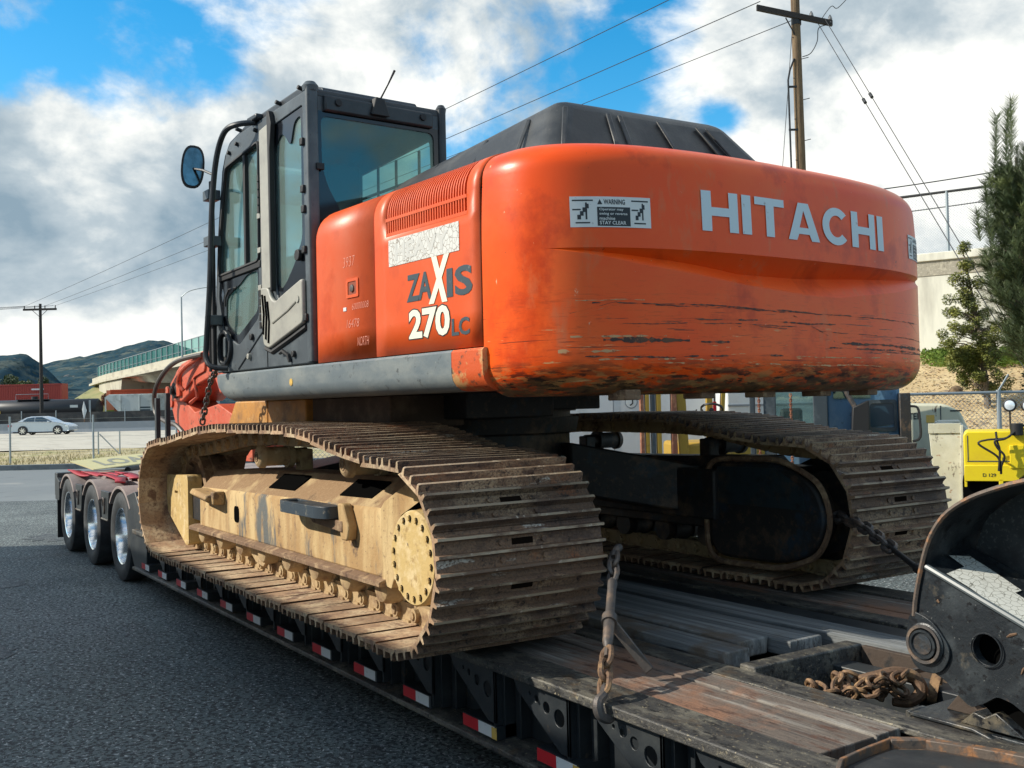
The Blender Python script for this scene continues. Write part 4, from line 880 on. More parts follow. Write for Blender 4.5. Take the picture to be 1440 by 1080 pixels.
# handrail, mirror, front rods
rl = smoothpath([(.30,1.47,2.98),(.36,1.56,2.97),(.46,1.60,2.955),(.58,1.60,2.90),(.67,1.60,2.78),(.73,1.60,2.60),(.77,1.60,2.40),(.82,1.60,1.98),(.90,1.60,1.60),(.91,1.60,1.49),(.86,1.58,1.425),(.80,1.49,1.41)], 5)
RL = hp('cab_handrail', MB().tube(rl, .019, 10), M['cabdark'])
put('rail_foot', MB().box(.22,.38,1.42,1.50,2.985,3.02), M['cabdark'], RL, .01)
RB = hp('front_guard_rod', MB().prism(rrect(.965,1.50,1.005,1.53,.01), 'xy', 1.42, 2.72), M['rubber'])
for z in (2.30, 1.75, 2.62): put('rod_clamp', MB().box(.93,1.04,1.47,1.56,z-.035,z+.035), M['cabgrey'], RB, .006)
put('hose_bundle', MB().tube([(1.04,1.50,2.60),(1.07,1.50,2.2),(1.10,1.50,1.7),(1.10,1.50,1.40)], .012, 6), M['rubber'], RB)
ma = hp('mirror_arm', MB().tube([(.70,1.60,2.70),(.85,1.62,2.76),(1.0,1.64,2.80)], .009, 6), M['cabdark'])
el = [(.078*math.copysign(abs(cos(2*pi*i/28))**.7, cos(2*pi*i/28)), .150*math.copysign(abs(sin(2*pi*i/28))**.85, sin(2*pi*i/28))) for i in range(28)]
ms = MB(); ms.prism([(a*.6, b*.8) for a, b in el], 'yz', .045, .05); n_ = 28; o1 = len(ms.v)
ms = MB(); 
for x, k in ((.055,.45),(.045,.75),(.02,.97),(-.008,1.0),(-.010,.93)):
    ms.v += [(x, a*k, b*k) for a, b in el]
for k in range(4):
    for i in range(28): j = (i+1) % 28; ms.face((k*28+i, k*28+j, k*28+28+j, k*28+28+i))
ms.face(range(28)); ms.face([4*28+i for i in range(28)])
MR = put('mirror', ms, M['rubber'], EX); mc_ = Matrix.Rotation(PSI, 4, 'Z') @ Matrix.Translation((1.0,1.64,2.81)) @ Matrix.Rotation(rad(-12), 4, 'Z') @ Matrix.Rotation(rad(5), 4, 'X')
MR.matrix_local = mc_
mg = MB(); mg.prism([(a*.82, b*.88) for a, b in el], 'yz', -.0135, -.011); put('mirror_glass', mg, M['mirror'], MR)
# ---- boom, bucket linkage in front of the cab
bo = MB(); bo.prism([(.5,1.30),(.5,1.75),(1.6,2.30),(3.0,2.42),(4.2,2.0),(4.58,1.80),(5.45,1.66),(5.62,1.58),(5.86,1.36),(5.80,1.25),(5.45,1.24),(4.9,1.42),(4.45,1.50),(4.28,1.30),(3.6,1.52),(2.9,1.75),(1.7,1.70),(.9,1.25)], 'xz', -.24, .24)
BO = hp('boom', bo, M['boom'], .015)
put('boom_rib', MB().tube([(5.30,.245,1.52),(5.02,.245,1.50),(4.93,.245,1.28),(5.15,.245,1.22)], .02, 6), M['boom'], BO)
put('boom_pin', MB().lathe([(0,.09),(.03,.09),(.035,.05),(.06,.05),(.06,0)], (5.62,.24,1.37), (0,1,0), 20), M['rubber'], BO)
put('pin_washer', MB().lathe([(0,.045),(.02,.045),(.02,0)], (5.62,.33,1.37), (0,1,0), 14), M['boom'], BO)
ar = MB(); ar.prism([(5.98,1.20),(5.76,.86),(5.0,.62),(3.6,.62),(3.6,.95),(4.5,1.20),(5.2,1.12),(5.8,1.36)], 'xz', -.18, .18)
AR = hp('arm', ar, M['boom'], .01); put('arm_knuckle', MB().cyl((5.95,-.2,1.24),(5.95,.2,1.24), .06, seg=16), M['boom'], AR)
hp('hydraulic_cylinder', MB().cyl((.6,.34,1.30),(2.6,.32,1.70), .06, seg=16), M['boom'])
BOLT = hp('boom_gusset', MB().prism(rpoly([(4.62,1.74),(5.40,1.62),(5.30,1.36),(4.95,1.50),(4.66,1.55)], .03), 'xz', .24, .262), M['boom'], .005)
hp('boom_gusset', MB().prism(rpoly([(5.45,1.60),(5.74,1.44),(5.70,1.30),(5.42,1.30)], .03), 'xz', .24, .27), M['boom'], .005)
hp('hydraulic_hose', MB().tube(smoothpath([(4.6,.30,1.72),(5.2,.36,1.68),(5.62,.38,1.56),(5.88,.40,1.35),(5.85,.40,1.12),(5.5,.40,1.02),(5.15,.40,.98),(4.9,.38,.86)], 6), .026, 8), M['hose'])
hp('hydraulic_hose', MB().tube(smoothpath([(4.75,.28,1.70),(5.1,.34,1.58),(5.25,.34,1.45),(5.2,.30,1.36)], 6), .022, 8), M['boom'])
hp('hydraulic_hose', MB().tube(smoothpath([(2.2,.5,1.25),(2.0,.62,1.15),(1.85,.6,1.0),(1.8,.55,.9)], 6), .03, 8), M['hose'])
hp('hydraulic_hose', MB().tube(smoothpath([(2.4,.5,1.28),(2.1,.66,1.22),(1.7,.66,1.05),(1.6,.6,.95)], 6), .025, 8), M['chain'])
fl = MB(); fl.prism([(1.0,1.2),(2.1,1.2),(2.3,1.5),(1.7,1.7),(1.0,1.75)], 'xz', -.42, .42); hp('boom_foot', fl, M['boom'], .01)

HCp = [(1.10,1.45,1.43),(1.25,1.45,1.33),(1.42,1.45,1.05)]
HC = thing('hanging_chain', 'short dark chain hanging from the cab front corner down to the track', 'chain', (0,0,0), PSI)
LATER_CHAIN = (HC, HCp)
# ================================================================== LOWBOY TRAILER
GZ = -.60
TR = thing('lowboy_trailer', 'black lowboy trailer carrying the orange excavator, red and white tape along its side', 'trailer', (0, 0, GZ))
def tp_(name, mb, mats, bevel=0.0, par=None, smooth=35):
    if par is None: mb.v = [(x, y, z-GZ) for x, y, z in mb.v]; return put(name, mb, mats, TR, bevel, smooth)
    mb.v = [(x, y, z-GZ) for x, y, z in mb.v]; return put(name, mb, mats, par, bevel, smooth)
XR, XF = 4.25, -6.3
for s in (1, -1):
    def mir(mb):
        if s < 0: mb.v = [(x, -y, z) for x, y, z in mb.v]
        return mb
    tp_('edge_flange', mir(MB().box(XF, XR, 1.17, 1.375, -.045, -.004)), M['flange'], .006)
    SW = tp_('side_web', mir(MB().box(XF, XR-.1, 1.17, 1.19, -.40, -.045)), M['trailer'])
    tp_('rub_rail', mir(MB().prism([(1.19,-.36),(1.30,-.36),(1.365,-.375),(1.365,-.40),(1.345,-.41),(1.19,-.41)], 'yz', XF, XR+.05)), M['flange'] if s > 0 else M['trailer'], .004)
    tp_('inner_beam', mir(MB().box(XF+.2, XR, .60, .74, -.030, -.006)), M['flange'], .005); tp_('inner_beam_web', mir(MB().box(XF+.2, XR, .655, .675, -.50, -.03)), M['trailer'])
    for k, (y0, y1) in enumerate(((1.165,.885),(.875,.748))):
        xs = [XR-.02, 1.6, -1.3, -3.98] if k == 0 else [XR-.02, 2.6, -.4, -3.98]
        for a, b in zip(xs, xs[1:]):
            tp_('deck_plank', mir(MB().box(b+.004, a-.004, y1, y0, -.07, -.012+random.uniform(-.003,.003))), M['plank'], .005)
    if s > 0:
        # folded swing brackets with lightening holes
        for x0 in (-.25,-.80,-1.35,-1.92,-2.47,-3.03,-3.59,-4.15,-4.72,.30,.85,1.4,1.95,2.5,3.05,3.6):
            z0 = -.055
            br = MB().plate([(x0,z0),(x0-.40,z0),(x0-.40,z0-.235),(x0-.34,z0-.235),(x0-.03,z0-.045)], [circ(x0-.335,z0-.095,.036,14), circ(x0-.245,z0-.072,.024,12), circ(x0-.175,z0-.052,.015,10), circ(x0-.125,z0-.04,.009,8)], 'xz', 1.325, 1.337)
            br.box(x0-.40, x0-.385, 1.19, 1.337, z0-.29, z0); br.box(x0-.42, x0-.40, 1.19, 1.30, z0-.30, z0)
            B_ = tp_('swing_bracket', br, M['trailer'], .002)
            tp_('bracket_post', MB().box(x0-.47, x0-.43, 1.19, 1.25, -.36, -.045), M['trailer'], .004)
        # red and white conspicuity tape
        for i in range(16):
            x0 = 4.00-i*.605 - (0 if i < 12 else 0)
            y = 1.3445
            zc = -.328
            pl_ = tp_('tape_plate', MB().box(x0-.29, x0, 1.19, y, zc-.03, zc+.03), M['trailer'])
            put('red_tape', MB().box(x0-.135, x0, y+.0005, y+.002, zc-.026-GZ, zc+.026-GZ), M['red'], pl_); put('white_tape', MB().box(x0-.272, x0-.136, y+.0005, y+.002, zc-.026-GZ, zc+.026-GZ), M['white'], pl_)
            if i > 9: put('yellow_tape', MB().box(x0-.292, x0-.250, y+.002, y+.003, zc-.027-GZ, zc+.024-GZ), M['yellowtag'], pl_)
for x in (3.4,2.6,1.8,1.0,.2,-.6,-1.4,-2.2):
    tp_('cross_member', MB().box(x-.05, x+.05, -1.17, 1.17, -.30, -.10), M['trailer'])
# front well in the deck with its rim
tp_('well_cross_beam', MB().box(-3.17, -3.08, -.08, .60, -.34, .012), M['flange'], .008)
tp_('well_side_plate', MB().box(-4.9, -3.17, -.10, -.07, -.40, .004), M['rustbrown'], .004)
tp_('well_floor', MB().box(-4.9, -3.12, -.66, .66, -.46, -.43), M['void'])
for y, w, z in ((-.20,.20,.02),(-.44,.22,-.01)): tp_('centre_beam', MB().box(-4.6, 4.2, y-w/2, y+w/2, -.14, z), M['trailer'] if z < 0 else M['timber'], .006)
tp_('centre_beam', MB().box(-4.6, 4.2, .0, .12, -.2, -.05), M['trailer'], .006)
# raised box at the front end of the deck
swp = [(-3.98,1.375),(-4.00,.90),(-4.06,.62),(-5.6,.62),(-5.6,1.375)]
rp = [(-4.9,1.38),(-4.35,1.375),(-4.19,1.33),(-4.13,1.24),(-4.11,1.10),(-4.10,.97),(-4.17,.885),(-4.30,.83),(-4.39,.80),(-4.75,.70),(-5.8,.68)]
fb = MB(); fb.prism(rp+[(-5.8,1.38)], 'xy', -.06, .004)
tp_('front_box', fb, M['rustbrown'], .004)
fl_ = MB(); q = [(-4.14,1.22),(-4.13,1.10),(-4.13,.99),(-4.19,.92),(-4.32,.87),(-4.42,.84),(-4.9,.74),(-4.9,1.34),(-4.4,1.33),(-4.2,1.29)]; fl_.prism(q, 'xy', .004, .008); tp_('front_box_tray', fl_, M['trailer'])
rm = MB()
for i in range(len(rp)-1):
    a, b = Vector((*rp[i], .01)), Vector((*rp[i+1], .01)); d = (b-a); R = d.to_track_quat('X', 'Z').to_matrix(); rm.obox((a+b)/2+Vector((0,0,.004)), (d.length*1.02, .014 if i < 5 else .035, .036), R)
tp_('front_box_rim', rm, M['rustedge'], .003)
# ---- rear axle deck
rd = MB()
prof = []
axl = (7.85, 6.38, 4.93)
rd.box(4.25, 8.75, -1.33, .98, .30, .355)
RD = tp_('rear_deck', rd, M['deckdust'], .01)
tp_('deck_ramp', MB().prism([(4.27,.355),(4.27,.28),(3.95,-.03),(3.62,-.03),(3.95,.02)], 'xz', -1.30, 1.30), M['trailer'], .006)
tp_('deck_ramp_side', MB().prism([(4.27,.355),(4.60,.30),(4.60,-.10),(4.30,-.40),(3.85,-.40),(3.80,-.02)], 'xz', 1.20, 1.34), M['trailer'], .006)
tp_('rear_deck_frame', MB().box(4.3, 8.7, -.5, .5, -.10, .30), M['trailer'])
for s in (1, -1):
    for ax in axl:
        fd = MB(); r0, r1 = .485, .515; zc = -.14; arc = [(ax+r1*cos(rad(a))*1.16, zc+r1*sin(rad(a))) for a in range(38, 143, 8)]; ar2 = [(ax+r0*cos(rad(a))*1.16, zc+r0*sin(rad(a))) for a in range(142, 37, -8)]
        fd.prism(arc+ar2, 'xz', s*.90, s*1.345); tp_('fender', fd, M['deckdust'], .006)
        for y in (1.22, .88):
            TY = MB(); w = .125; prof = [(-w*.72,.285),(-w*.9,.31),(-w,.37),(-w*.96,.42),(-w*.86,.45),(-w*.6,.458),(0,.46),(w*.6,.458),(w*.86,.45),(w*.96,.42),(w,.37),(w*.9,.31),(w*.72,.285)]
            TY.lathe(prof, (ax, s*y, -.14), (0, s, 0), 44, ring=True); TYO = tp_('tyre', TY, M['tyre'], smooth=40)
            if y == 1.22:
                RI = MB().lathe([(.098,.296),(.105,.290),(.100,.277),(.07,.268),(.02,.262),(-.06,.245),(-.085,.20),(-.07,.13),(-.03,.12),(-.03,.07),(.0,.06),(.0,0)], (ax, s*y, -.14), (0, s, 0), 44, open0=True)
                RIo = tp_('rim', RI, M['alu'], par=TYO, smooth=35)
                for k in range(10): t = 2*pi*k/10; tp_('lug_nut', MB().cyl((ax+.16*cos(t), s*(y-.085), -.14+.16*sin(t)), (ax+.16*cos(t), s*(y-.045), -.14+.16*sin(t)), .016, seg=6), M['chain'], par=TYO)
        tp_('axle', MB().cyl((ax, s*.1, -.14), (ax, s*.8, -.14), .07, seg=12), M['trailer'])
    for xm in (7.12, 5.66):
        hgr = MB().prism([(xm+.20,.28),(xm-.20,.28),(xm-.15,-.02),(xm+.15,-.02)], 'xz', s*1.30, s*1.335); HG = tp_('fender_hanger', hgr, M['trailer'], .006)
        tp_('hanger_lip', MB().tube([(xm+.16,s*1.338,-.025),(xm-.16,s*1.338,-.025)], .010, 5), M['flange'])
        tp_('winch_hook', MB().tube(smoothpath([(xm+.03,s*1.345,.12),(xm+.02,s*1.355,.20),(xm-.04,s*1.355,.20),(xm-.06,s*1.35,.10),(xm-.04,s*1.35,.04)], 5), .011, 6), M['chain'])
    tp_('fender_hanger', MB().prism([(8.72,.33),(8.42,.25),(8.44,.0),(8.72,.0)], 'xz', s*1.24, s*1.335), M['trailer'], .006)
    tp_('mud_flap', MB().box(8.60, 8.615, s*.80, s*1.33, -.50, .30), M['rubber'])
for x, y in ((4.50,1.05),(4.50,.95)): tp_('stake_post', MB().box(x-.03,x+.03,y-.022,y+.022,.30,1.27 if y > 1 else 1.32), M['trailer'], .004)
tp_('trailer_tail', MB().box(8.60, 8.78, -1.33, 1.33, .05, .355), M['trailer'], .01)
# ---- gooseneck
GY = .62
gp = rpoly([(-3.925,.25),(-3.965,.44),(-4.00,.53),(-4.36,.385),(-5.2,.03),(-5.2,-.10),(-4.62,-.02),(-4.44,.055),(-4.38,.08),(-4.30,.125),(-4.25,.135),(-4.20,.10),(-4.155,.078),(-4.12,.10),(-4.06,.150),(-4.01,.170),(-3.955,.19)], .012, 2)
GN = tp_('gooseneck', MB().plate(gp, [circ(-4.222,.282,.052,26)], 'xz', .585, GY), M['goose'], .004)
tp_('gooseneck_inner', MB().prism([(-3.95,.25),(-4.0,.50),(-5.2,.0),(-5.2,-.3),(-4.2,.05)], 'xz', .40, .56), M['void'], par=GN)
# sloped top of the side box, with the cracked arrow sticker
ta = Vector((-4.0, GY, .53)); tb = Vector((-5.2, GY, .03)); ta2 = Vector((-3.945,.36,.60)); tb2 = Vector((-5.05,.36,.12))
tpn = MB(); tpn.v = [tuple(v) for v in (ta, tb, tb2, ta2)]+[tuple(v-Vector((0,0,.02))) for v in (ta, tb, tb2, ta2)]
tpn.f = [(0,1,2,3),(7,6,5,4),(0,4,5,1),(1,5,6,2),(2,6,7,3),(3,7,4,0)]; tpn.m = [0]*6
tp_('gooseneck_top_plate', tpn, M['goose'], .003, par=GN)
tp_('gooseneck_ridge', MB().tube([ta+Vector((0,-.004,-.004)), tb+Vector((0,-.004,-.004))], .011, 8), mat('worn_edge_paint', (.09,.11,.12), .3), par=GN)
def onplate(u, v, off=.003):   # u along the ridge, v across
    e = ta.lerp(tb, u); f_ = ta2.lerp(tb2, u); n_ = (tb-ta).cross(ta2-ta).normalized(); n_ = n_ if n_.z > 0 else -n_
    return tuple(e.lerp(f_, v)+n_*off-Vector((0,0,GZ)))
AW = polydecal('arrow_sticker', [[(.027,.496),(.075,.753),(.155,.72),(.245,.66),(.234,.528),(.26,.521),(.55,.42),(.55,-.0),(.298,.0),(.227,.0),(.132,.071),(.059,.079),(.083,.447)]], lambda u, v: onplate(u, v*.98, .003), M['arrow'], TR)
# rolled guard plate that rises behind the box
gpath = [(-3.945,.28),(-3.955,.40),(-3.985,.53),(-4.02,.63),(-4.075,.71),(-4.15,.765),(-4.24,.805),(-4.37,.845),(-4.6,.89),(-5.0,.94)]
gs = [Vector((x, 0, z)) for x, z in gpath]; gs = smoothpath(gs, 3)
ge = MB()
for p in gs:
    i = gs.index(p); d = (gs[min(i+1,len(gs)-1)]-gs[max(i-1,0)]).normalized(); n_ = Vector((d.z,0,-d.x)); n_ = n_ if n_.x < 0 or n_.z < 0 else n_
    for y, o_ in ((GY+.005,0),(-.30,0),(-.30,.014),(GY+.005,.014)): ge.v.append((p.x-d.z*0+o_*(-1)*abs(d.z)*(1), y, p.z-o_*abs(d.x)))
for k in range(len(gs)-1):
    for i in range(4): j = (i+1) % 4; ge.face((4*k+i, 4*k+j, 4*k+4+j, 4*k+4+i))
ge.face((0,1,2,3)); tp_('guard_plate', ge, M['goose'], smooth=40, par=GN)
tp_('guard_edge', MB().tube([Vector((p.x-.004, GY+.006, p.z-.004)) for p in gs[2:]], .009, 6), M['rustedge'], par=GN)
bk = MB(); bk.prism([(-3.99,.50),(-4.06,.68),(-4.20,.78),(-4.36,.83),(-5.2,.93),(-5.2,.1),(-4.0,.50)], 'xz', .33, .35); tp_('guard_inner_wall', bk, mat('gooseneck_speckled_black', (.03,.036,.04), .5, layers=[((.10,.11,.105), 60, .54, .66), ((.012,.015,.018), 4, .5, .65)], bump=.2), par=GN)
PB = tp_('pin_boss', MB().lathe([(0,.072),(.016,.072),(.020,.066)], (-3.997,GY,.262), (0,1,0), 36), M['goose'], par=GN)
tp_('boss_plate', MB().prism(rpoly([(-3.938,.375),(-4.03,.345),(-4.10,.25),(-4.055,.165),(-3.955,.165),(-3.918,.25)], .045, 6), 'xz', GY, GY+.011), M['goose'], .002, par=GN)
for r0, r1, h, mm in ((.066,.056,.026,'chain'),(.050,.042,.030,'goose'),(.034,.0,.027,'oilblack')):
    tp_('pin_ring', MB().lathe([(0,r0),(h,r0),(h,r1),(h-.006,max(r1-.003,0))], (-3.997,GY,.262), (0,1,0), 32), M[mm], par=GN)
tp_('weld_bead', MB().tube([(x, GY+.009, z) for x, z in circ(-4.222,.282,.054,28)], .003, 5, closed=True), M['goose'], par=GN)
def gl(x0, z0, x1, z1): tp_('paint_scrape', MB().tube([(x0,GY+.001,z0),((x0+x1)/2+.004,GY+.0015,(z0+z1)/2),(x1,GY+.001,z1)], [.002,.005,.003], 5), M['rustchain'], par=GN)
gl(-4.29,.335,-4.325,.352); gl(-4.335,.225,-4.36,.26); gl(-4.045,.42,-4.05,.41)
# cradle under the gooseneck
cr2 = MB(); cr2.box(-5.2, -3.925, .545, .60, -.16, .0); cr2.prism([(-3.915,.012),(-4.16,.012),(-4.24,-.008),(-5.2,-.008),(-5.2,-.022),(-4.24,-.022),(-4.16,-.002),(-3.915,-.002)], 'xz', .30, .625)
CR = tp_('gooseneck_cradle', cr2, M['goose'], .004)
tp_('cradle_plate', MB().box(-3.925,-3.905,.53,.625,-.16,.014), M['goose'], .003, par=CR)
tp_('cradle_rest', MB().prism([(-3.98,.012),(-4.03,.075),(-4.06,.085),(-4.075,.055),(-4.10,.035),(-4.14,.055),(-4.20,.012)], 'xz', .36, .50), M['rustbrown'], .004, par=CR)
tp_('cradle_rest', MB().prism([(-4.10,.012),(-4.15,.06),(-4.19,.05),(-4.23,.075),(-4.27,.05),(-4.33,.012)], 'xz', .50, .60), M['goose'], .004, par=CR)
tp_('gooseneck_body', MB().box(-6.5,-4.3,-.35,.32,-.2,.3), M['goose'], .01)

# ================================================================== CHAINS AND LOOSE THINGS ON THE TRAILER
def link_mb(L_, Wd_, r):
    pts = []
    a = (L_-Wd_)/2
    for i in range(6): t = rad(-90+180*i/5); pts.append((a+Wd_/2*cos(t), Wd_/2*sin(t), 0))
    for i in range(6): t = rad(90+180*i/5); pts.append((-a+Wd_/2*cos(t), Wd_/2*sin(t), 0))
    return MB().tube(pts, r, 6, closed=True)
def chain_run(parent, pts, L_, Wd_, r, m, mesh=None, sag=0):
    me = mesh or link_mb(L_, Wd_, r).mesh('chain_link', m, 50); step = L_-2*r*1.05; P_ = [Vector(p) for p in pts]; d = 0; k = 0
    segs = [(P_[i+1]-P_[i]).length for i in range(len(P_)-1)]; tot = sum(segs)
    while d < tot:
        q = d; i = 0
        while i < len(segs)-1 and q > segs[i]: q -= segs[i]; i += 1
        p = P_[i].lerp(P_[i+1], min(q/segs[i], 1)); t = (P_[i+1]-P_[i]).normalized()
        o = bpy.data.objects.new('chain_link', me); COL.objects.link(o); o.parent = parent
        o.matrix_local = Matrix.Translation(p) @ (t.to_track_quat('X', 'Z').to_matrix() @ Matrix.Rotation(rad(45+90*(k % 2))+random.uniform(-.15,.15), 3, 'X')).to_4x4()
        d += step; k += 1
    return me
A0, A1 = Vector((-2.60,.87,.43)), Vector((-3.15,1.375,.03))
CB = thing('load_binder', 'rusty chain and load binder hooked over the trailer edge, holding the near track', 'load binder', A1)
def loc(p): return tuple(Vector(p)-A1)
ln = lambda t: A0.lerp(A1, t)-A1
chain_run(CB, [ln(.02), ln(.17)], .085, .05, .011, M['chain'])
bb = MB(); bb.tube([ln(.19), ln(.22), ln(.26), ln(.50), ln(.52), ln(.66), ln(.70)], [.014,.024,.020,.020,.024,.022,.012], 12); put('binder_barrel', bb, M['chain'], CB)
put('binder_ring', MB().lathe([(-.02,.024),(-.02,.032),(.02,.032),(.02,.024)], ln(.50), A1-A0, 18, ring=True), M['chain'], CB)
put('binder_screw', MB().tube([ln(.64), ln(.76)], .011, 8), M['chain'], CB)
hb = ln(.50); he = Vector((-3.0,1.02,.03))-A1
hmb = MB(); d = he-hb; hmb.obox((hb+he)/2, (.042,.012,d.length), d.to_track_quat('Z','X').to_matrix()); put('binder_handle', hmb, M['chain'], CB, .004)
chain_run(CB, [ln(.76), ln(.97)], .100, .050, .0115, M['rustchain'])
hk_ = smoothpath([ln(.95), ln(1.0)+Vector((0,.0,.0)), ln(1.0)+Vector((-.01,.035,-.02)), ln(1.0)+Vector((-.02,.035,-.065)), ln(1.0)+Vector((-.03,.0,-.085)), ln(1.0)+Vector((-.03,-.03,-.065))], 4)
put('grab_hook', MB().tube(hk_, [.012+.009*sin(pi*i/(len(hk_)-1)) for i in range(len(hk_))], 8), M['chain'], CB)
put('track_hook', MB().tube(smoothpath([A0-A1+Vector(p) for p in ((0,0,0),(.02,-.03,.03),(.05,-.07,.03),(.07,-.05,0),(.05,-.02,-.02))], 4), .017, 8), M['chain'], CB)
B0, B1 = Vector((-2.60,-.82,.43)), Vector((-3.98,.05,.17))
CF = thing('tie_down_chain', 'dark chain binder running from the far track towards the black gooseneck', 'chain', B0)
chain_run(CF, [Vector((.25,-.12,.02)), Vector((0,0,0)), (B1-B0)*.25], .11, .05, .013, M['chain'])
put('binder_barrel', MB().tube([(B1-B0)*.24, (B1-B0)*.42, (B1-B0)*.44, (B1-B0)*.9], [.014,.014,.024,.024], 10), M['rubber'], CF)
put('track_hook', MB().tube(smoothpath([(.02,.0,.0),(.10,-.04,.01),(.20,-.10,.01),(.26,-.12,-.01)], 4), .02, 8), M['chain'], CF)
chain_run(HC, HCp, .058, .034, .0075, M['chain'])
# coiled chain with hook in the deck well
CC = thing('coiled_chain', 'rusty coiled chain with a big grab hook lying in the trailer deck well', 'chain', (-3.50,.34,-.06))
cp_ = []
for i in range(60):
    t = i/59; a = t*2*pi*3.2; cp_.append(Vector((.10-.20*t+.05*cos(a*1.3), .13-.20*t+.055*sin(a), -.01+.045*abs(sin(a*.5))+.02*sin(a*2.1))))
chain_run(CC, cp_, .070, .044, .0090, M['rustchain'])
cp2 = [Vector((-.10+.02*random.uniform(-1,1), .05-.16*t/9+.02*random.uniform(-1,1), .065+.012*random.uniform(-1,1))) for t in range(10)]
chain_run(CC, cp2, .065, .042, .0085, M['rustchain'])
hk2 = smoothpath([(.02,-.0,.045),(-.03,-.06,.06),(-.06,-.13,.065),(-.10,-.19,.045),(-.13,-.19,-.005),(-.11,-.14,-.04),(-.07,-.09,-.04)], 5)
put('grab_hook', MB().tube(hk2, [.016+.012*sin(pi*i/(len(hk2)-1)) for i in range(len(hk2))], 10), M['rustchain'], CC)
put('shackle_ring', MB().lathe([(-.018,.038),(-.018,.062),(.018,.062),(.018,.038)], (-.15,-.25,.0), (1,.5,.2), 20, ring=True), M['rustchain'], CC)
put('flat_strap', MB().tube([(-.03,-.05,.045),(-.10,-.30,.07),(-.18,-.45,.09),(-.25,-.60,.09)], [.010,.014,.014,.010], 4), M['chain'], CC)
put('bent_bar', MB().tube(smoothpath([(-.22,-.42,.09),(-.28,-.47,.11),(-.40,-.40,.06),(-.52,-.30,-.02)], 4), .018, 6), M['rustchain'], CC)
# loose timbers
def timber(x0, x1, y0, y1, z0, z1, label, nm='timber'):
    mb = MB(); n = 8; xs = [x0+(x1-x0)*i/n for i in range(n+1)]
    for k, x in enumerate(xs):
        j = lambda a: random.uniform(-a, a)
        mb.v += [(x+j(.004), y0+j(.005), z0), (x+j(.004), y1+j(.005), z0), (x+j(.004), y1+j(.005), z1+j(.004)), (x+j(.004), y0+j(.005), z1+j(.004))]
    for k in range(n):
        for i in range(4): q = (i+1) % 4; mb.face((4*k+i, 4*k+q, 4*k+4+q, 4*k+4+i))
    mb.face((0,1,2,3)); mb.face((4*n,4*n+1,4*n+2,4*n+3))
    o = put(nm, mb, M['timber'], None, .008, smooth=0); return tag(o, label, 'timber', 'loose timbers on the trailer deck')
timber(-2.95, .9, .40, .56, -.055, .025, 'grey split timber nearest the camera, its end over the deck well')
timber(-2.86, .5, .19, .385, -.05, .030, 'grey timber with cracked end in the middle of the three loose ones')
timber(-2.98, 1.2, -.04, .175, -.05, .022, 'grey timber beside the black centre beam, farthest of the three loose ones')
# red straps, banner on the rear deck
RS = thing('red_strap', 'crumpled dark red strap lying on the rear trailer deck', 'strap', (6.9,1.0,-.24))
for k, base in enumerate(([(8.0,1.25),(7.6,1.18),(7.2,1.05),(7.0,.95),(6.6,.92)], [(7.4,1.2),(7.0,1.1),(6.5,1.15),(6.1,1.05),(5.7,1.15),(5.3,1.25)], [(6.9,.9),(6.4,.85),(6.0,.95),(5.8,.8)])):
    sm = smoothpath([Vector((x-6.9+random.uniform(-.05,.05), y-1.0, .615+random.uniform(0,.04))) for x, y in base], 4); mb = MB()
    for i, p in enumerate(sm): w = .06; mb.v += [(p.x+.03, p.y-w, p.z+.012*sin(i*.9)), (p.x-.03, p.y+w, p.z+.02*cos(i*.7))]
    for i in range(len(sm)-1): mb.face((2*i,2*i+1,2*i+3,2*i+2))
    o = put('webbing', mb, M['tarp'], RS); s_ = o.modifiers.new('t', 'SOLIDIFY'); s_.thickness = .012
put('red_bundle', MB().tube(smoothpath([(-2.5,-.10,.66),(-2.2,-.05,.70),(-2.0,-.10,.68),(-1.9,-.12,.64)], 4), [.03]*4+[.05]*5+[.03]*4, 8), M['tarp'], RS)
BNR = thing('banner', 'yellow banner with grey letters stretched over a dark roll on the rear deck', 'banner', (7.9,1.2,.36))
b0, b1 = Vector((.05,.08,.16)), Vector((2.3,-1.75,.16)); dn_ = Vector((-.42,-.20,-.10))
bn = MB(); bn.hexa([tuple(b0+dn_), tuple(b1+dn_), tuple(b1), tuple(b0)]+[tuple(q+Vector((0,0,.012))) for q in (b0+dn_, b1+dn_, b1, b0)])
put('banner_cloth', bn, M['banner'], BNR); put('dark_roll', MB().cyl(b0.lerp(b1,.3)+dn_*1.05+Vector((0,0,-.05)), b1+dn_*1.05+Vector((0,0,-.05)), .045, seg=12), M['rubber'], BNR)
text('banner_lettering', 'LOAD', .80, .60, lambda u, v: tuple(b0+dn_+(b1-b0)*(.14+u*.75)-dn_*(v+.2)+Vector((0,0,.0145))), M['bannertxt'], BNR, .03)

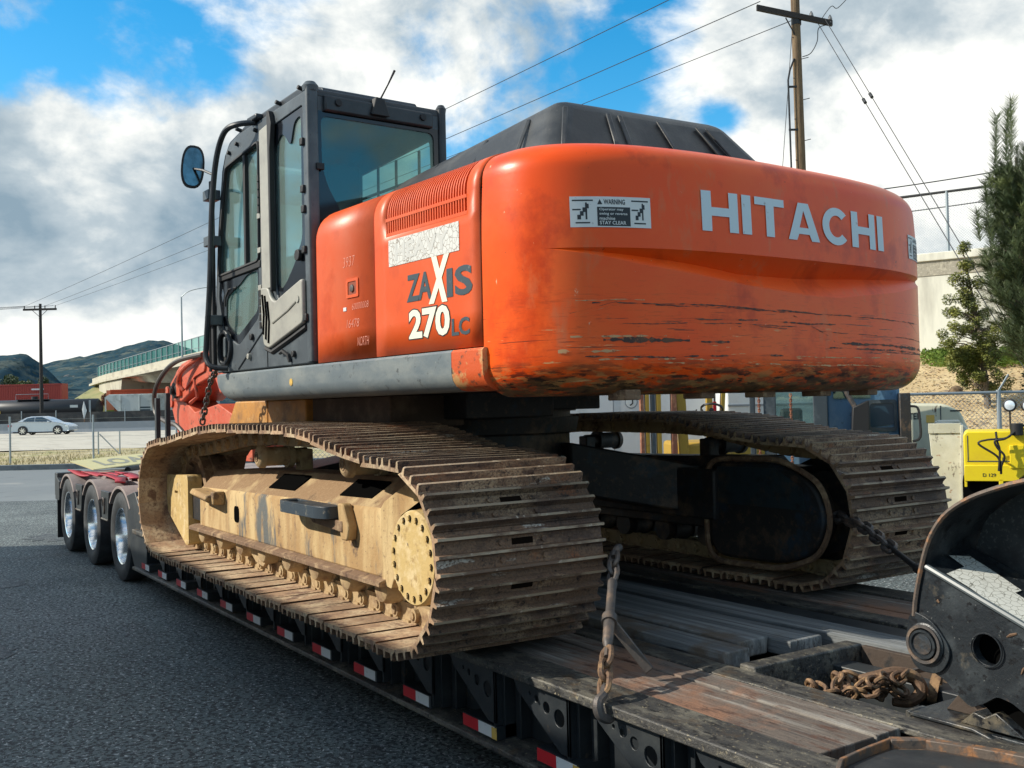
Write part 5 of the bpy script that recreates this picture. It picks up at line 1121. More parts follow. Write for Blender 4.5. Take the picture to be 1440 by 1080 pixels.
# ================================================================== SETTING (ground, roads, hills)
CG_ = Vector((CAM.x, CAM.y, 0)); F2 = Vector((cos(YAW), sin(YAW), 0)); R2 = Vector((sin(YAW), -cos(YAW), 0)); BA = YAW-pi/2
def B(r, f, z=GZ): return CG_+R2*r+F2*f+Vector((0,0,z))
def hz(px): return 586-(px-19)*.0232
def sheet(name, pts, m, z):
    mb = MB(); mb.v = [tuple(B(r, f, z)) for r, f in pts]; mb.face(range(len(pts))); return struct(put(name, mb, m, smooth=0))
mb = MB(); mb.v = [(-4000,-4000,GZ-.10),(4000,-4000,GZ-.10),(4000,4000,GZ-.10),(-4000,4000,GZ-.10)]; mb.face((0,1,2,3)); struct(put('ground', mb, M['ballast'], smooth=0))
sheet('asphalt_lot', [(-60,-30),(60,-30),(60,21),(-60,21)], M['asphalt'], GZ)
sheet('bleached_lot', [(-60,21),(25,21),(25,33),(-60,33)], M['asphalt2'], GZ)
mb = MB(); mb.v = [tuple(B(r, f, z)) for r, f, z in ((-60,33,GZ),(8,33,GZ),(8,33,GZ+.16),(-60,33,GZ+.16),(8,33.4,GZ+.16),(-60,33.4,GZ+.16))]; mb.face((0,1,2,3)); mb.face((3,2,4,5)); struct(put('kerb', mb, M['kerb'], smooth=0))
mb = MB(); nx, ny = 60, 8
for j in range(ny+1):
    for i in range(nx+1): mb.v.append(tuple(B(-60+i*1.3, 33.4+j*1.5, GZ+.14+random.uniform(-.03,.05)+.04*j/ny)))
for j in range(ny):
    for i in range(nx): a = j*(nx+1)+i; mb.face((a, a+1, a+nx+2, a+nx+1))
struct(put('grass_verge', mb, M['drygrass'], smooth=60))
gm_ = MB()
for i in range(9000):
    r = random.uniform(-34, -9); f = 33.5+12*random.random()**1.5; b = B(r, f, GZ+.12); h = random.uniform(.05,.17); a = random.uniform(0, pi); w = .02
    o = len(gm_.v); gm_.v += [(b.x+w*cos(a), b.y+w*sin(a), b.z), (b.x-w*cos(a), b.y-w*sin(a), b.z), (b.x+random.uniform(-.06,.06), b.y+random.uniform(-.06,.06), b.z+h)]; gm_.face((o,o+1,o+2))
o = put('dry_grass', gm_, M['drygrass'], smooth=0, recalc=False); stuff(tag(o, 'tufts of dry yellow grass on the verge before the freeway', 'grass'))
sheet('freeway', [(-160,45.4),(40,45.4),(40,92),(-160,92)], M['road'], GZ+.22)
for f in (52, 60, 68, 76):
    mb = MB()
    for k in range(12): r = -60+k*5; c = [(r,f),(r+1.8,f),(r+1.8,f+.15),(r,f+.15)]; o_ = len(mb.v); mb.v += [tuple(B(*q, GZ+.228)) for q in c]; mb.face((o_,o_+1,o_+2,o_+3))
    struct(put('lane_marking', mb, M['paintwhite'], smooth=0))
for k, (x, y, r, lab) in enumerate(((2.2,2.9,.30,0),(-.8,3.2,.22,0),(5.6,2.4,.35,0),(9.6,1.2,.5,0),(12,3,.6,0))):
    mb = MB(); n = 26; mb.v = [(x+r*cos(2*pi*i/n)*(1+.35*sin(i*1.7)*.5+.25*sin(i*2.9)), y+r*.7*sin(2*pi*i/n)*(1+.3*sin(i*2.3)), GZ+.004) for i in range(n)]; mb.face(range(n))
    struct(put('oil_stain', mb, mat('oil_stained_asphalt', (.055,.062,.063), .6, layers=[((.11,.13,.13), 9, .42, .62), ((.02,.023,.025), 42, .49, .54), ((.35,.36,.36), 40, .60, .63)], bump=1.0, bscale=60), smooth=0))
# hills
def ridge(name, D, prof, m, depth=500, amp=8, seed=1):
    import mathutils.noise as mn
    mb = MB(); xs = []; n = 150; px0, px1 = prof[0][0], prof[-1][0]
    rows = 26
    for i in range(n+1):
        px = px0+(px1-px0)*i/n
        for a, b in zip(prof, prof[1:]):
            if a[0] <= px <= b[0]: py = a[1]+(b[1]-a[1])*(px-a[0])/(b[0]-a[0]); break
        h = max(2, (hz(px)-py)/1451.9*D)
        for j in range(rows+1):
            t = j/rows; f = D-depth*(1-t); r = (px-720)/1451.9*D
            nz = mn.fractal(Vector((r*.006+seed, f*.006, seed)), .9, 2.1, 6)
            g = abs(sin(r*.016+2.5*mn.noise(Vector((r*.004, f*.004, 3)))))
            z = h*(t**1.25) * (1-.20*g*(1-t)) + nz*amp*(.25+.75*t)*min(1, h/40) + mn.noise(Vector((r*.05, f*.05, 1)))*3*t
            mb.v.append(tuple(B(r, f, z-2)))
    for i in range(n):
        for j in range(rows): a = i*(rows+1)+j; mb.face((a, a+1, a+rows+2, a+rows+1))
    return struct(put(name, mb, m, smooth=80, recalc=True))
ridge('hill', 1500, [(-300,520),(-120,500),(0,492),(29,493),(42,498),(54,508),(70,522),(110,560),(140,575)], M['hill'], 450, 9, 2.0)
ridge('hill', 1900, [(-40,560),(20,535),(50,516),(64,511),(89,503),(111,497),(144,491),(178,485),(211,480),(229,478.5),(242,482),(262,491),(300,502),(420,520),(700,548),(1000,556)], M['hill'], 700, 12, 5.0)
# right-hand embankment
def hz_hill(r, f):
    if f < 16.6: return GZ
    base = (f-16.6)*.215 + max(0, min(r, 22)-8)*.13*min(1, (f-16.6)/4)
    return GZ+base
import mathutils.noise as mnz
mb = MB(); nr, nf = 90, 60
for j in range(nf+1):
    for i in range(nr+1):
        r = 2+26*i/nr; f = 16.6+14.5*j/nf; z = hz_hill(r, f)+.10*mnz.fractal(Vector((r*.8, f*.8, 0)), 1.0, 2.0, 5)*min(1, (f-16.6)/1.5); mb.v.append(tuple(B(r, f, z)))
for j in range(nf):
    for i in range(nr): a = j*(nr+1)+i; mb.face((a, a+1, a+nr+2, a+nr+1))
struct(put('embankment', mb, M['slope'], smooth=60))
lf = MB()
for i in range(9000):
    r = random.uniform(7, 17); f = random.uniform(17, 27); z = hz_hill(r, f)+.05; b = B(r, f, z); a = random.uniform(0, 2*pi); w = random.uniform(.015,.05); t = random.uniform(-.4,.4)
    o = len(lf.v); lf.v += [(b.x+w*cos(a), b.y+w*sin(a), b.z+t*w+.02), (b.x-w*sin(a), b.y+w*cos(a), b.z), (b.x-w*cos(a), b.y-w*sin(a), b.z+.03)]; lf.face((o,o+1,o+2))
o = put('leaf_litter', lf, mat('dry_leaf_litter', (.42,.31,.17), .9, layers=[((.20,.13,.08), 3, .45, .6)]), smooth=0, recalc=False); stuff(tag(o, 'dry brown leaf litter scattered over the embankment slope', 'leaf litter'))

# ================================================================== BACKGROUND LEFT
def bt(name, label, cat, r, f, z=GZ, group=None, da=0.0): return thing(name, label, cat, B(r, f, z), BA+da, group)
# overpass
r0, f0, r1, f1 = -81.0, 200.0, -16.0, 88.0
OL = sqrt((r1-r0)**2+(f1-f0)**2); oa = atan2(f1-f0, r1-r0)
OV = thing('overpass', 'concrete freeway overpass with a tall green screen fence along its edge', 'bridge', B(r0, f0), BA+oa)
def oz(x): return 8.0+.12*min(1, x/80)-max(0, (14-x))*.02
par = MB(); dk_ = MB(); xs = [i*OL/16 for i in range(17)]
for x in xs: par.v += [(x,-.3,oz(x)-.05),(x,0,oz(x)-.05),(x,0,oz(x)+.95),(x,-.3,oz(x)+.95)]; dk_.v += [(x,-.9,oz(x)-.45),(x,13,oz(x)-.45),(x,13,oz(x)-.06),(x,-.9,oz(x)-.06)]
for g in (par, dk_):
    for k in range(16):
        for i in range(4): q = (i+1) % 4; g.face((4*k+i,4*k+q,4*k+4+q,4*k+4+i))
    g.face((0,1,2,3)); g.face((64,65,66,67))
put('parapet', par, M['bridge'], OV, smooth=0); put('bridge_deck', dk_, M['bridge'], OV, smooth=0)
gd = MB(); x0 = 30
gd.v = []
for x, d in ((24,.3),(60,1.6),(85,2.0),(129,2.2)): gd.v += [(x,2.2,oz(x)-.45-d),(x,10,oz(x)-.45-d),(x,11.5,oz(x)-.45),(x,.9,oz(x)-.45)]
for k in range(3):
    for i in range(4): q = (i+1) % 4; gd.face((4*k+i,4*k+q,4*k+4+q,4*k+4+i))
gd.face((0,1,2,3)); gd.face((12,13,14,15)); put('box_girder', gd, M['bridge'], OV, smooth=0)
put('abutment', MB().hexa([(10,-.5,0),(30,-.5,0),(30,12,0),(10,12,0),(10,-.5,7.5),(34,-.5,7.5),(34,12,7.5),(10,12,7.5)]), M['bridge'], OV, smooth=0)
put('abutment', MB().box(105,108,2,11,0,7), M['bridge'], OV)
fs = MB()
xa = 6; nP = 34
for i in range(nP+1):
    x = xa+(OL-xa)*i/nP; fs.v += [(x,-.12,oz(x)+.95),(x,-.12,oz(x)+2.8+ (0 if i else 0))]
for i in range(nP): fs.face((2*i,2*i+2,2*i+3,2*i+1))
put('screen_panel', fs, M['greenscreen'], OV, smooth=0, recalc=False)
pm = MB().box(-.06,.06,-.06,.06,0,1.9).mesh('screen_post', M['galv'], 0)
for i in range(nP+1):
    x = xa+(OL-xa)*i/nP; o = bpy.data.objects.new('screen_post', pm); COL.objects.link(o); o.parent = OV; o.location = (x,-.2,oz(x)+.93)
tr_ = MB(); tr_.tube([(x,-.2,oz(x)+2.8) for x in xs[1:]], .05, 4); tr_.tube([(x,-.2,oz(x)+1.5) for x in xs[1:]], .03, 4); put('screen_rail', tr_, M['galv'], OV)
# embankment at the bridge end
em = MB(); pts = [(-130,200,0),(-92,200,.6),(-86,200,4.2),(-80,200,7.7),(-70,190,7.9),(-68,188,6),(-64,178,0)]
for r, f, z in pts: em.v += [tuple(B(r, f, GZ+z)), tuple(B(r-2, f-14-z*1.2, GZ)), tuple(B(r+2, f+30, GZ+z))]
for k in range(len(pts)-1): em.face((3*k,3*k+1,3*k+4,3*k+3)); em.face((3*k,3*k+3,3*k+5,3*k+2))
struct(put('bridge_embankment', em, mat('green_embankment', (.20,.21,.08), .95, layers=[((.30,.26,.12), .1, .45, .6), ((.08,.09,.04), .3, .55, .65)]), smooth=30))
gf = bt('guard_fence', 'row of short fence posts climbing the grassy bank to the overpass', 'fence', -88, 199)
for i in range(15):
    put('fence_post', MB().box(i*.72-.08, i*.72+.08, -.08,.08, .3+max(0,(i-2))*.60, 2.0+max(0,(i-2))*.60), M['mastdark'], gf)
# street lamp
sl_ = bt('street_lamp', 'tall thin street lamp on the overpass with a long curved arm', 'street lamp', -35.2*1.06, 117, 7.4)
lp = MB(); lp.tube([(0,0,0),(0,0,6.9)], [.13,.08], 8); put('lamp_pole', lp, M['galv'], sl_)
put('lamp_arm', MB().tube(smoothpath([(0,0,6.85),(.9,0,7.5),(2.6,0,7.85),(4.2,0,7.9)], 4), .05, 6), M['galv'], sl_); put('lamp_head', MB().box(4.1,4.9,-.15,.15,7.8,7.95), M['galv'], sl_)
# utility pole left
UL = bt('utility_pole', 'dark wooden utility pole with one crossarm rising behind the silver car', 'utility pole', (58-720)/1451.9*100, 100)
put('pole_shaft', MB().tube([(0,0,0),(0,0,12.6)], [.20,.13], 10), M['darkwood'], UL)
put('crossarm', MB().box(-1.62,1.62,-.16,-.04,11.95,12.15), M['darkwood'], UL)
for x in (-1.5,-.5,.5,1.5): put('insulator', MB().cyl((x,-.1,12.15),(x,-.1,12.42),.05,seg=8), M['darkwood'], UL)
put('brace', MB().tube([(-.7,-.1,11.95),(0,-.1,11.3),(.7,-.1,11.95)], .03, 5), M['darkwood'], UL)
PRr, PRf = (1138-720)/1451.9*31, 31
# utility pole right
UR = bt('utility_pole', 'tall brown wooden utility pole with climbing pegs behind the orange counterweight', 'utility pole', PRr, PRf)
put('pole_shaft', MB().tube([(0,0,0),(-.05,0,7),(-.10,0,14.4)], [.165,.15,.13], 14), M['polewood'], UR)
put('crossarm', MB().hexa([(-1.30,-.22,13.42),(.98,-.14,12.92),(.98,-.02,12.92),(-1.30,-.10,13.42),(-1.30,-.22,13.58),(.98,-.14,13.08),(.98,-.02,13.08),(-1.30,-.10,13.58)]), M['darkwood'], UR)
put('brace', MB().tube([(-.42,-.1,13.2),(-.12,-.1,12.6)], .02, 5), M['darkwood'], UR)
for x, z in ((.36,13.10),(.92,12.98)): put('insulator', MB().lathe([(0,.04),(.04,.07),(.10,.05),(.14,.07),(.22,.05),(.28,.02)], (x,-.08,z), (0,0,1), 10), M['hazard'], UR)
put('conduit', MB().tube([(-.36,-.1,6),(-.40,-.1,11.3),(-.34,-.1,11.6),(-.20,-.1,11.95)], .028, 6), M['wire'], UR)
for z in (8.5, 9.8, 11.1): put('conduit_bracket', MB().box(-.42,-.12,-.12,-.08,z-.03,z+.03), M['wire'], UR)
for k in range(10):
    z = 7.6+k*.62; sx = 1 if k % 2 else -1; put('climbing_peg', MB().cyl((0,-.05,z),(sx*.24,-.08,z+.05), .012, seg=5), M['wire'], UR)
put('jumper_wire', MB().tube(smoothpath([(.05,-.1,12.0),(.30,-.12,12.1),(.50,-.12,12.45),(.56,-.1,12.85),(.80,-.1,12.95)], 5), .014, 5), M['wire'], UR)
put('jumper_wire', MB().tube(smoothpath([(.60,-.1,13.05),(.95,-.12,13.5),(1.15,-.12,13.45),(1.6,-.12,13.9)], 5), .012, 5), M['wire'], UR)
put('guy_band', MB().cyl((-.08,0,13.0),(-.08,0,13.2),.15,seg=12), M['wire'], UR)
def wire(name, pts, r, label, group=None, sag=0.0):
    a, b = Vector(pts[0]), Vector(pts[1]); P = [a.lerp(b, i/24)-Vector((0,0,sag*4*(i/24)*(1-i/24))) for i in range(25)]
    o = put(name, MB().tube([p-a for p in P], r, 5), M['wire'], loc=a); return tag(o, label, 'cable', group)
ULx = (58-720)/1451.9*100
for k, (xl, xr, zr) in enumerate(((-1.5,-2.0,14.75),(.5,-1.15,13.75),(1.5,-.2,13.15))):
    wire('power_line', (B(ULx+xl,100,GZ+12.4), B(PRr+xr,PRf,GZ+zr)), .012 if k == 2 else .014, ('topmost', 'middle', 'lowest')[k]+' of the three power lines crossing the sky to the right-hand pole', 'power lines between the two poles', .25)
for k in range(3):
    wire('power_line', (B(ULx-1.5+k*1.4,100,GZ+12.4), B(-90-k*6,70,GZ+9.5-k*1.0)), .02, ('left', 'middle', 'right')[k]+' of the faint lines dropping left from the far pole', 'lines leaving the far pole', .5)
for k, (ya, yb) in enumerate(((262,230),(277,249),(297,268))):
    D = 38; zz = lambda px, py: 1.117+(hz(px)-py)/1451.9*D
    wire('power_line', (B((1180-720)/1451.9*D, D, zz(1180, ya+12)), B((1560-720)/1451.9*D, D, zz(1560, yb-18+k*2))), .022, ('upper', 'middle', 'lower')[k]+' of the three cables running above the fence on the right wall', 'cables above the right wall', .1)
for k, (dx, px, py) in enumerate(((.0,1452,538),(.20,1462,528))):
    a = B(PRr+.55+dx, PRf-.1, GZ+13.0+.15*k); D = 20; b = B((px-720)/1451.9*D, D, 1.117+(hz(px)-py)/1451.9*D)
    w_ = wire('guy_wire', (a, b), .011, ('left', 'right')[k]+' guy wire slanting from the pole top down to the slope', 'guy wires')
    d = (b-a); put('strain_insulator', MB().cyl(d*.30-d.normalized()*.10, d*.30+d.normalized()*.10, .045, seg=8), M['wire'], w_)
wire('guy_wire', (B(PRr-.15, PRf+.1, GZ+13.2), B(PRr-1.05, PRf+.5, GZ+3.0)), .010, 'thin single wire left of the right-hand pole')
# verge fence
VF = bt('verge_fence', 'thin wire fence with steel posts along the dry grass verge', 'fence', (13-720)/1451.9*34.5, 34.5)
for i in range(-3, 9): put('fence_post', MB().cyl((i*2.78,0,0),(i*2.78,0,1.72),.035,seg=8), M['galv'], VF)
for z in (.5,1.0,1.6): put('fence_wire', MB().tube([(-8.3,0,z),(22.2,0,z)], .004, 3), M['galv'], VF)
SF = bt('gate_frame', 'small steel brace frame standing in the dry grass near the road', 'fence', (137-720)/1451.9*41, 41)
put('fence_post', MB().cyl((0,0,0),(0,0,1.05),.03,seg=6), M['galv'], SF); put('fence_post', MB().cyl((.85,0,0),(.85,0,1.05),.03,seg=6), M['galv'], SF); put('brace', MB().cyl((.05,0,.95),(.82,0,.15),.022,seg=6), M['galv'], SF)
# barrier and railway fence
BR = bt('median_barrier', 'long grey concrete barrier at the far edge of the freeway', 'barrier', -100, 91)
put('barrier_wall', MB().prism([(-.3,0),(.3,0),(.12,.5),(.1,1.08),(-.1,1.08),(-.12,.5)], 'yz', 0, 130), M['barrier'], BR, smooth=0)
RF = bt('railway_fence', 'dark chain-link fence between the barrier and the train', 'fence', -100, 96)
put('fence_mesh', MB().box(0,130,-.02,.02,0,2.0), mat('dark_fence_mesh', (.05,.05,.05), .9, layers=[((.12,.11,.1), .8, .5, .7)]), RF)
for i in range(40): put('fence_post', MB().cyl((i*3.2,-.1,0),(i*3.2,-.1,2.2),.05,seg=6), M['galv'], RF)
SG = bt('road_sign', 'white diamond road sign on a thin post, seen nearly edge on', 'sign', (118-720)/1451.9*94, 94)
put('sign_post', MB().cyl((0,0,0),(0,0,2.6),.05,seg=6), M['rustchain'], SG); put('sign_plate', MB().hexa([(-.18,-.1,2.2),(0,-.12,1.3),(.26,-.1,2.1),(0,-.12,3.0),(-.18,-.07,2.2),(0,-.09,1.3),(.26,-.07,2.1),(0,-.09,3.0)]), M['whitebox'], SG, smooth=0)
# train
tk = bt('tank_car', 'black railway tank car with a rounded end behind the barrier', 'tank car', -66, 160)
Lk = 19; tm = MB().lathe([(-.6,.0),(-.55,.7),(-.3,1.2),(0,1.5),(Lk,1.5),(Lk+.3,1.2),(Lk+.55,.7),(Lk+.6,0)], (2-.2, 0, 2.75), (-1,0,0), 28)
put('tank_shell', tm, M['tank'], tk, smooth=50)
put('tank_dome', MB().cyl((-8,0,4.2),(-8,0,4.75),.5,seg=12), M['tank'], tk); put('walkway', MB().box(-10.5,-5.5,-.9,.9,4.22,4.32), M['tank'], tk); put('walkway_rail', MB().tube([(-10.5,-.9,4.3),(-10.5,-.9,5.1),(-5.5,-.9,5.1),(-5.5,-.9,4.3)], .04, 5), M['galv'], tk)
put('underframe', MB().box(-17.5,1.6,-1.3,1.3,.9,1.3), M['tank'], tk)
for x in (-15.5,-13.7,-1.6,.2): put('wheel', MB().cyl((x,-1.0,.46),(x,-.8,.46),.46,seg=16), M['tank'], tk)
put('end_ladder', MB().box(1.0,1.3,-1.56,-1.50,1.0,4.0), M['galv'], tk); put('placard', MB().box(-1.9,-.7,-1.56,-1.50,2.9,3.3), M['hopper'], tk); put('reporting_stripe', MB().box(-16.4,-12.6,-1.56,-1.50,2.2,2.6), M['yellowtag'], tk)
def container(nm, label, r, f, z, L, H, m, txt=None):
    t = bt(nm, label, 'container', r, f, z); mb = MB(); n = int(L/.28); ys = []
    for i in range(n):
        x0 = L*i/n; x1 = L*(i+.5)/n; mb.box(x0, x1, -.04 if True else 0, 0, .18, H-.18)
    put('corrugated_side', mb, m, t, smooth=0); put('container_box', MB().box(0, L, 0, 2.4, 0, H), m, t, smooth=0)
    fr_ = MB(); fr_.box(-.02,L+.02,-.06,0,0,.18); fr_.box(-.02,L+.02,-.06,0,H-.18,H); fr_.box(-.02,.18,-.06,0,0,H); fr_.box(L-.18,L+.02,-.06,0,0,H); put('corner_frame', fr_, m, t, smooth=0)
    return t
rc = container('shipping_container', 'dark red corrugated shipping container riding above the black tank car', -85.5, 168, 3.6, 12.2, 2.75, M['red_con'])
put('lettering', MB().box(7.3,9.3,-.075,-.065,1.75,2.0), M['whitebox'], rc)
rc2 = container('shipping_container', 'dark red corrugated shipping container low behind the tank car', -85.5, 168, .6, 12.2, 2.75, M['red_con'])
oc = container('shipping_container', 'bright orange shipping container above the pale hopper car', -64.2, 165, 3.15, 16.2, 1.9, M['orange_con'])
put('lettering', MB().box(4.5,7.2,-.075,-.065,.25,.5), M['ink'], oc)
ocs = bt('well_car', 'pale orange end frame of the railway well car below the orange container', 'rail car', -65.0, 166, .3)
put('end_frame', MB().box(-.2,1.0,-.1,2.4,0,4.7), mat('pale_orange_paint', (.55,.2,.1), .7), ocs); put('end_panel', MB().box(-.21,1.01,-.12,-.1,0,1.5), M['ivy'], ocs)
hc = bt('hopper_car', 'pale grey railway hopper car with sloping end below the orange container', 'hopper car', -62.6, 158)
hb_ = MB(); hb_.prism([(0,1.15),(2.2,1.15),(2.2,1.1),(17,1.1),(17,4.65),(0.7,4.65),(.2,4.3),(.9,3.6),(2.4,2.0)], 'xz', 0, 3.0); put('hopper_body', hb_, M['hopper'], hc, smooth=0)
for x in (2.6,5.5,8.4,11.3,14.2): put('side_rib', MB().box(x,x+.12,-.08,0,1.2,4.6), M['hopper'], hc)
put('hopper_end', MB().prism([(0.2,1.15),(0.2,4.3),(.35,4.3),(.35,1.15)], 'xz', .1, .3), M['hopper'], hc); put('roof_walk', MB().box(.6,17,.6,2.4,4.66,4.78), M['hopper'], hc)
put('end_ladder', MB().tube([(.3,-.05,1.2),(.3,-.05,4.3)], .05, 4), M['hopper'], hc); put('car_lettering', MB().box(5.6,7.2,-.02,-.01,2.55,2.8), M['grey_letter'], hc); put('car_lettering', MB().box(5.6,7.2,-.02,-.01,2.15,2.4), M['grey_letter'], hc)
put('underframe', MB().box(0,17,.4,2.6,.7,1.12), M['tank'], hc)
for x in (1.3,3.1): put('wheel', MB().cyl((x,0,.46),(x,.2,.46),.46,seg=16), M['tank'], hc)
# silver car
SCAR = bt('parked_car', 'silver four door saloon car driving on the far freeway lane', 'car', (60.5-720)/1451.9*83, 83, GZ+.22)
SCAR.name = 'saloon_car'
body = [(-2.42,.30),(-2.45,.62),(-2.42,.86),(-2.30,.98),(-1.75,1.04),(-1.55,1.07),(-1.25,1.06),(1.05,1.00),(1.70,.92),(2.20,.78),(2.40,.62),(2.42,.36),(2.30,.26),(1.95,.26),(1.80,.26),(-2.2,.26)]
def arch(pts): return pts
bd = MB(); lay = [(-.90,.0),(-.86,.03),(.86,.03),(.90,0)]
for y, ins in ((-.82,.05),(-.90,0),(.90,0),(.82,.05)): bd.v += [(x*(1-ins*.4), y, z if z < .9 else z-ins*.3) for x, z in body]
n = len(body)
for k in range(3):
    for i in range(n): j = (i+1) % n; bd.face((k*n+i,k*n+j,(k+1)*n+j,(k+1)*n+i))
bd.face(range(n)); bd.face([3*n+i for i in range(n)]); put('car_body', bd, M['carpaint'], SCAR, .03, smooth=50)
gh = [(-1.75,1.03),(-1.10,1.38),(-.70,1.47),(.10,1.48),(.55,1.39),(1.32,.97)]
gb = MB(); 
for y, k in ((-.82,1.0),(-.62,1.0),(.62,1.0),(.82,1.0)):
    gb.v += [(x, y if z < 1.1 else y*(.78 if abs(y) > .7 else 1), z-(0 if abs(y) < .7 else .0)) for x, z in gh]
m_ = len(gh)
for k in range(3):
    for i in range(m_): j = (i+1) % m_; gb.face((k*m_+i,k*m_+j,(k+1)*m_+j,(k+1)*m_+i))
gb.face(range(m_)); gb.face([3*m_+i for i in range(m_)]); put('car_roof', gb, M['carpaint'], SCAR, .02, smooth=50)
for q in ([(-1.30,1.10),(-.98,1.34),(-.42,1.41),(-.40,1.08)],[(-.32,1.08),(-.34,1.41),(.18,1.41),(.52,1.31),(1.02,1.04)]):
    w = MB(); w.v = [(x, -.83 if z < 1.2 else -.665, z) for x, z in q]+[(x, -.80 if z < 1.2 else -.64, z) for x, z in q]; w.f = [(0,1,2,3),(7,6,5,4),(0,4,5,1),(1,5,6,2),(2,6,7,3),(3,7,4,0)] if len(q) == 4 else [(0,1,2,3,4),(9,8,7,6,5),(0,5,6,1),(1,6,7,2),(2,7,8,3),(3,8,9,4),(4,9,5,0)]; w.m = [0]*len(w.f); put('window', w, M['carglass'], SCAR, smooth=0)
for x in (-1.28,1.50):
    for y in (-.90,.72):
        wh = put('wheel', MB().cyl((x,y-.02,.33),(x,y+.18,.33),.33,seg=24), M['tyre'], SCAR)
        hubm = MB(); hubm.cyl((x,y-.035,.33),(x,y-.02,.33),.07,seg=12)
        for k in range(7): t = 2*pi*k/7; hubm.obox((x+.13*cos(t),y-.03,.33+.13*sin(t)),(.22,.012,.055),Matrix.Rotation(-t,3,'Y'))
        put('wheel_cover', hubm, M['alu'], wh)
    put('wheel_arch', MB().cyl((x,-.905,.35),(x,-.895,.35),.38,seg=24), M['rubber'], SCAR)
put('underbody', MB().box(-2.1,2.1,-.8,.8,.16,.30), M['rubber'], SCAR); put('tail_lamp', MB().box(-2.44,-2.2,-.91,-.7,.68,.82), M['red'], SCAR); put('head_lamp', MB().box(2.1,2.35,-.905,-.7,.62,.74), M['lens'], SCAR); put('door_mirror', MB().box(.72,.90,-1.02,-.86,.98,1.10), M['carpaint'], SCAR, .03)

# ================================================================== TREES
def leaves(mb, c, R_, n, size, flat=1.0):
    for _ in range(n):
        while True:
            v = Vector((random.uniform(-1,1), random.uniform(-1,1), random.uniform(-1,1)))
            if v.length <= 1: break
        p = Vector(c)+Vector((v.x*R_[0], v.y*R_[1], v.z*R_[2])); a = Vector((random.gauss(0,1), random.gauss(0,1), random.gauss(0,1))).normalized(); b = a.orthogonal().normalized(); s = size*random.uniform(.6,1.4)
        o = len(mb.v); mb.v += [tuple(p-a*s), tuple(p+b*s*.45), tuple(p+a*s), tuple(p-b*s*.45)]; mb.face((o,o+1,o+2,o+3))
def tree_small():
    D = 22; k = D/1451.9; T = bt('cypress_tree', 'small olive green tree with bare pale trunk in front of the wall', 'tree', (1388-720)*k, D, hz_hill(10.1, D)-.05)
    bz = 565; tr = [(0,0,0),(-.02,0,.5),(-.07,0,.95),(-.12,0,1.6),(-.25,0,2.4),(-.40,0,3.3)]
    put('trunk', MB().tube(tr, [.075,.065,.06,.05,.03,.012], 10), M['bark'], T)
    mb = MB(); br = MB()
    prof = [(338,1361,3),(360,1361,8),(385,1362,16),(410,1364,22),(435,1366,26),(455,1365,40),(475,1362,42),(495,1368,36),(512,1378,30),(528,1386,24)]
    for py, cx, hw in prof:
        for _ in range(max(3, int(hw/2.1))):
            px = cx+random.uniform(-hw, hw); z = (565-py+random.uniform(-10,10))*k; x = (px-1388)*k; y = random.uniform(-1,1)*hw*k*.9
            leaves(mb, (x, y, z), (.13,.13,.13), 190, .028)
            ax = -.10-.30*(z/3.3)**1.5; br.tube([(ax, 0, z-.15), ((ax+x)/2, y/2, z-.02), (x, y, z)], [.018,.012,.005], 4)
    put('crown', mb, M['leaf_y'], T, smooth=0, recalc=False); stuff(put('branch', br, M['bark'], T))
tree_small()
def pine():
    D = 20; k = D/1451.9; T = bt('pine_tree', 'tall dark pine with upright bushy shoots at the right edge', 'tree', (1464-720)*k, D, hz_hill(10, D)-.05)
    tr = [(0,0,0),(-.05,0,1.5),(-.15,0,3.5),(-.35,0,5.4)]; put('trunk', MB().tube(tr, [.13,.11,.07,.02], 10), M['bark'], T)
    mb = MB(); br = MB()
    def shoot(p0, d, L_, tuft=.19):
        n = int(L_/.025)
        for i in range(n):
            p = p0+d*(L_*i/n)
            for _ in range(6):
                a = random.uniform(0, 2*pi); u = d.orthogonal().normalized(); v = d.cross(u); dr = (d*.75+(u*cos(a)+v*sin(a))*.75).normalized(); l = tuft*random.uniform(.6,1.1); w = dr.cross(u).normalized()*.006
                o = len(mb.v); mb.v += [tuple(p-w), tuple(p+w), tuple(p+dr*l)]; mb.face((o,o+1,o+2))
    top = 5.75
    for _ in range(760):
        z = random.uniform(1.4, 5.1); R_ = min(.72, .28+(top-z)*.18)*random.uniform(.15,1); a = random.uniform(0, 2*pi)
        if z < 2.9: R_ *= .45+.55*(z-1.4)/1.5
        c = Vector((-.05-.03*z+R_*cos(a)*1.0, R_*sin(a), z)); d = Vector((cos(a)*.35, sin(a)*.35, 1)).normalized()
        if random.random() < .35: d = Vector((cos(a), sin(a), .45)).normalized()
        shoot(c, d, random.uniform(.28,.55)); br.tube([(-.03*z,0,max(z-.35,.3)), tuple(c)], [.02,.008], 4)
    for x, z, L_ in ((-.75,5.1,1.15),(-.62,5.3,1.0),(-.35,5.4,1.2),(-.98,4.05,.85),(-1.05,3.8,.6),(-.1,5.0,.7),(.15,4.9,.6),(-.80,4.5,.6),(-.9,3.4,.6)): shoot(Vector((x, random.uniform(-.2,.2), z)), Vector((random.uniform(-.08,.08),0,1)).normalized(), L_, .26)
    put('needles', mb, M['leaf_p'], T, smooth=0, recalc=False); stuff(put('branch', br, M['bark'], T))
pine()
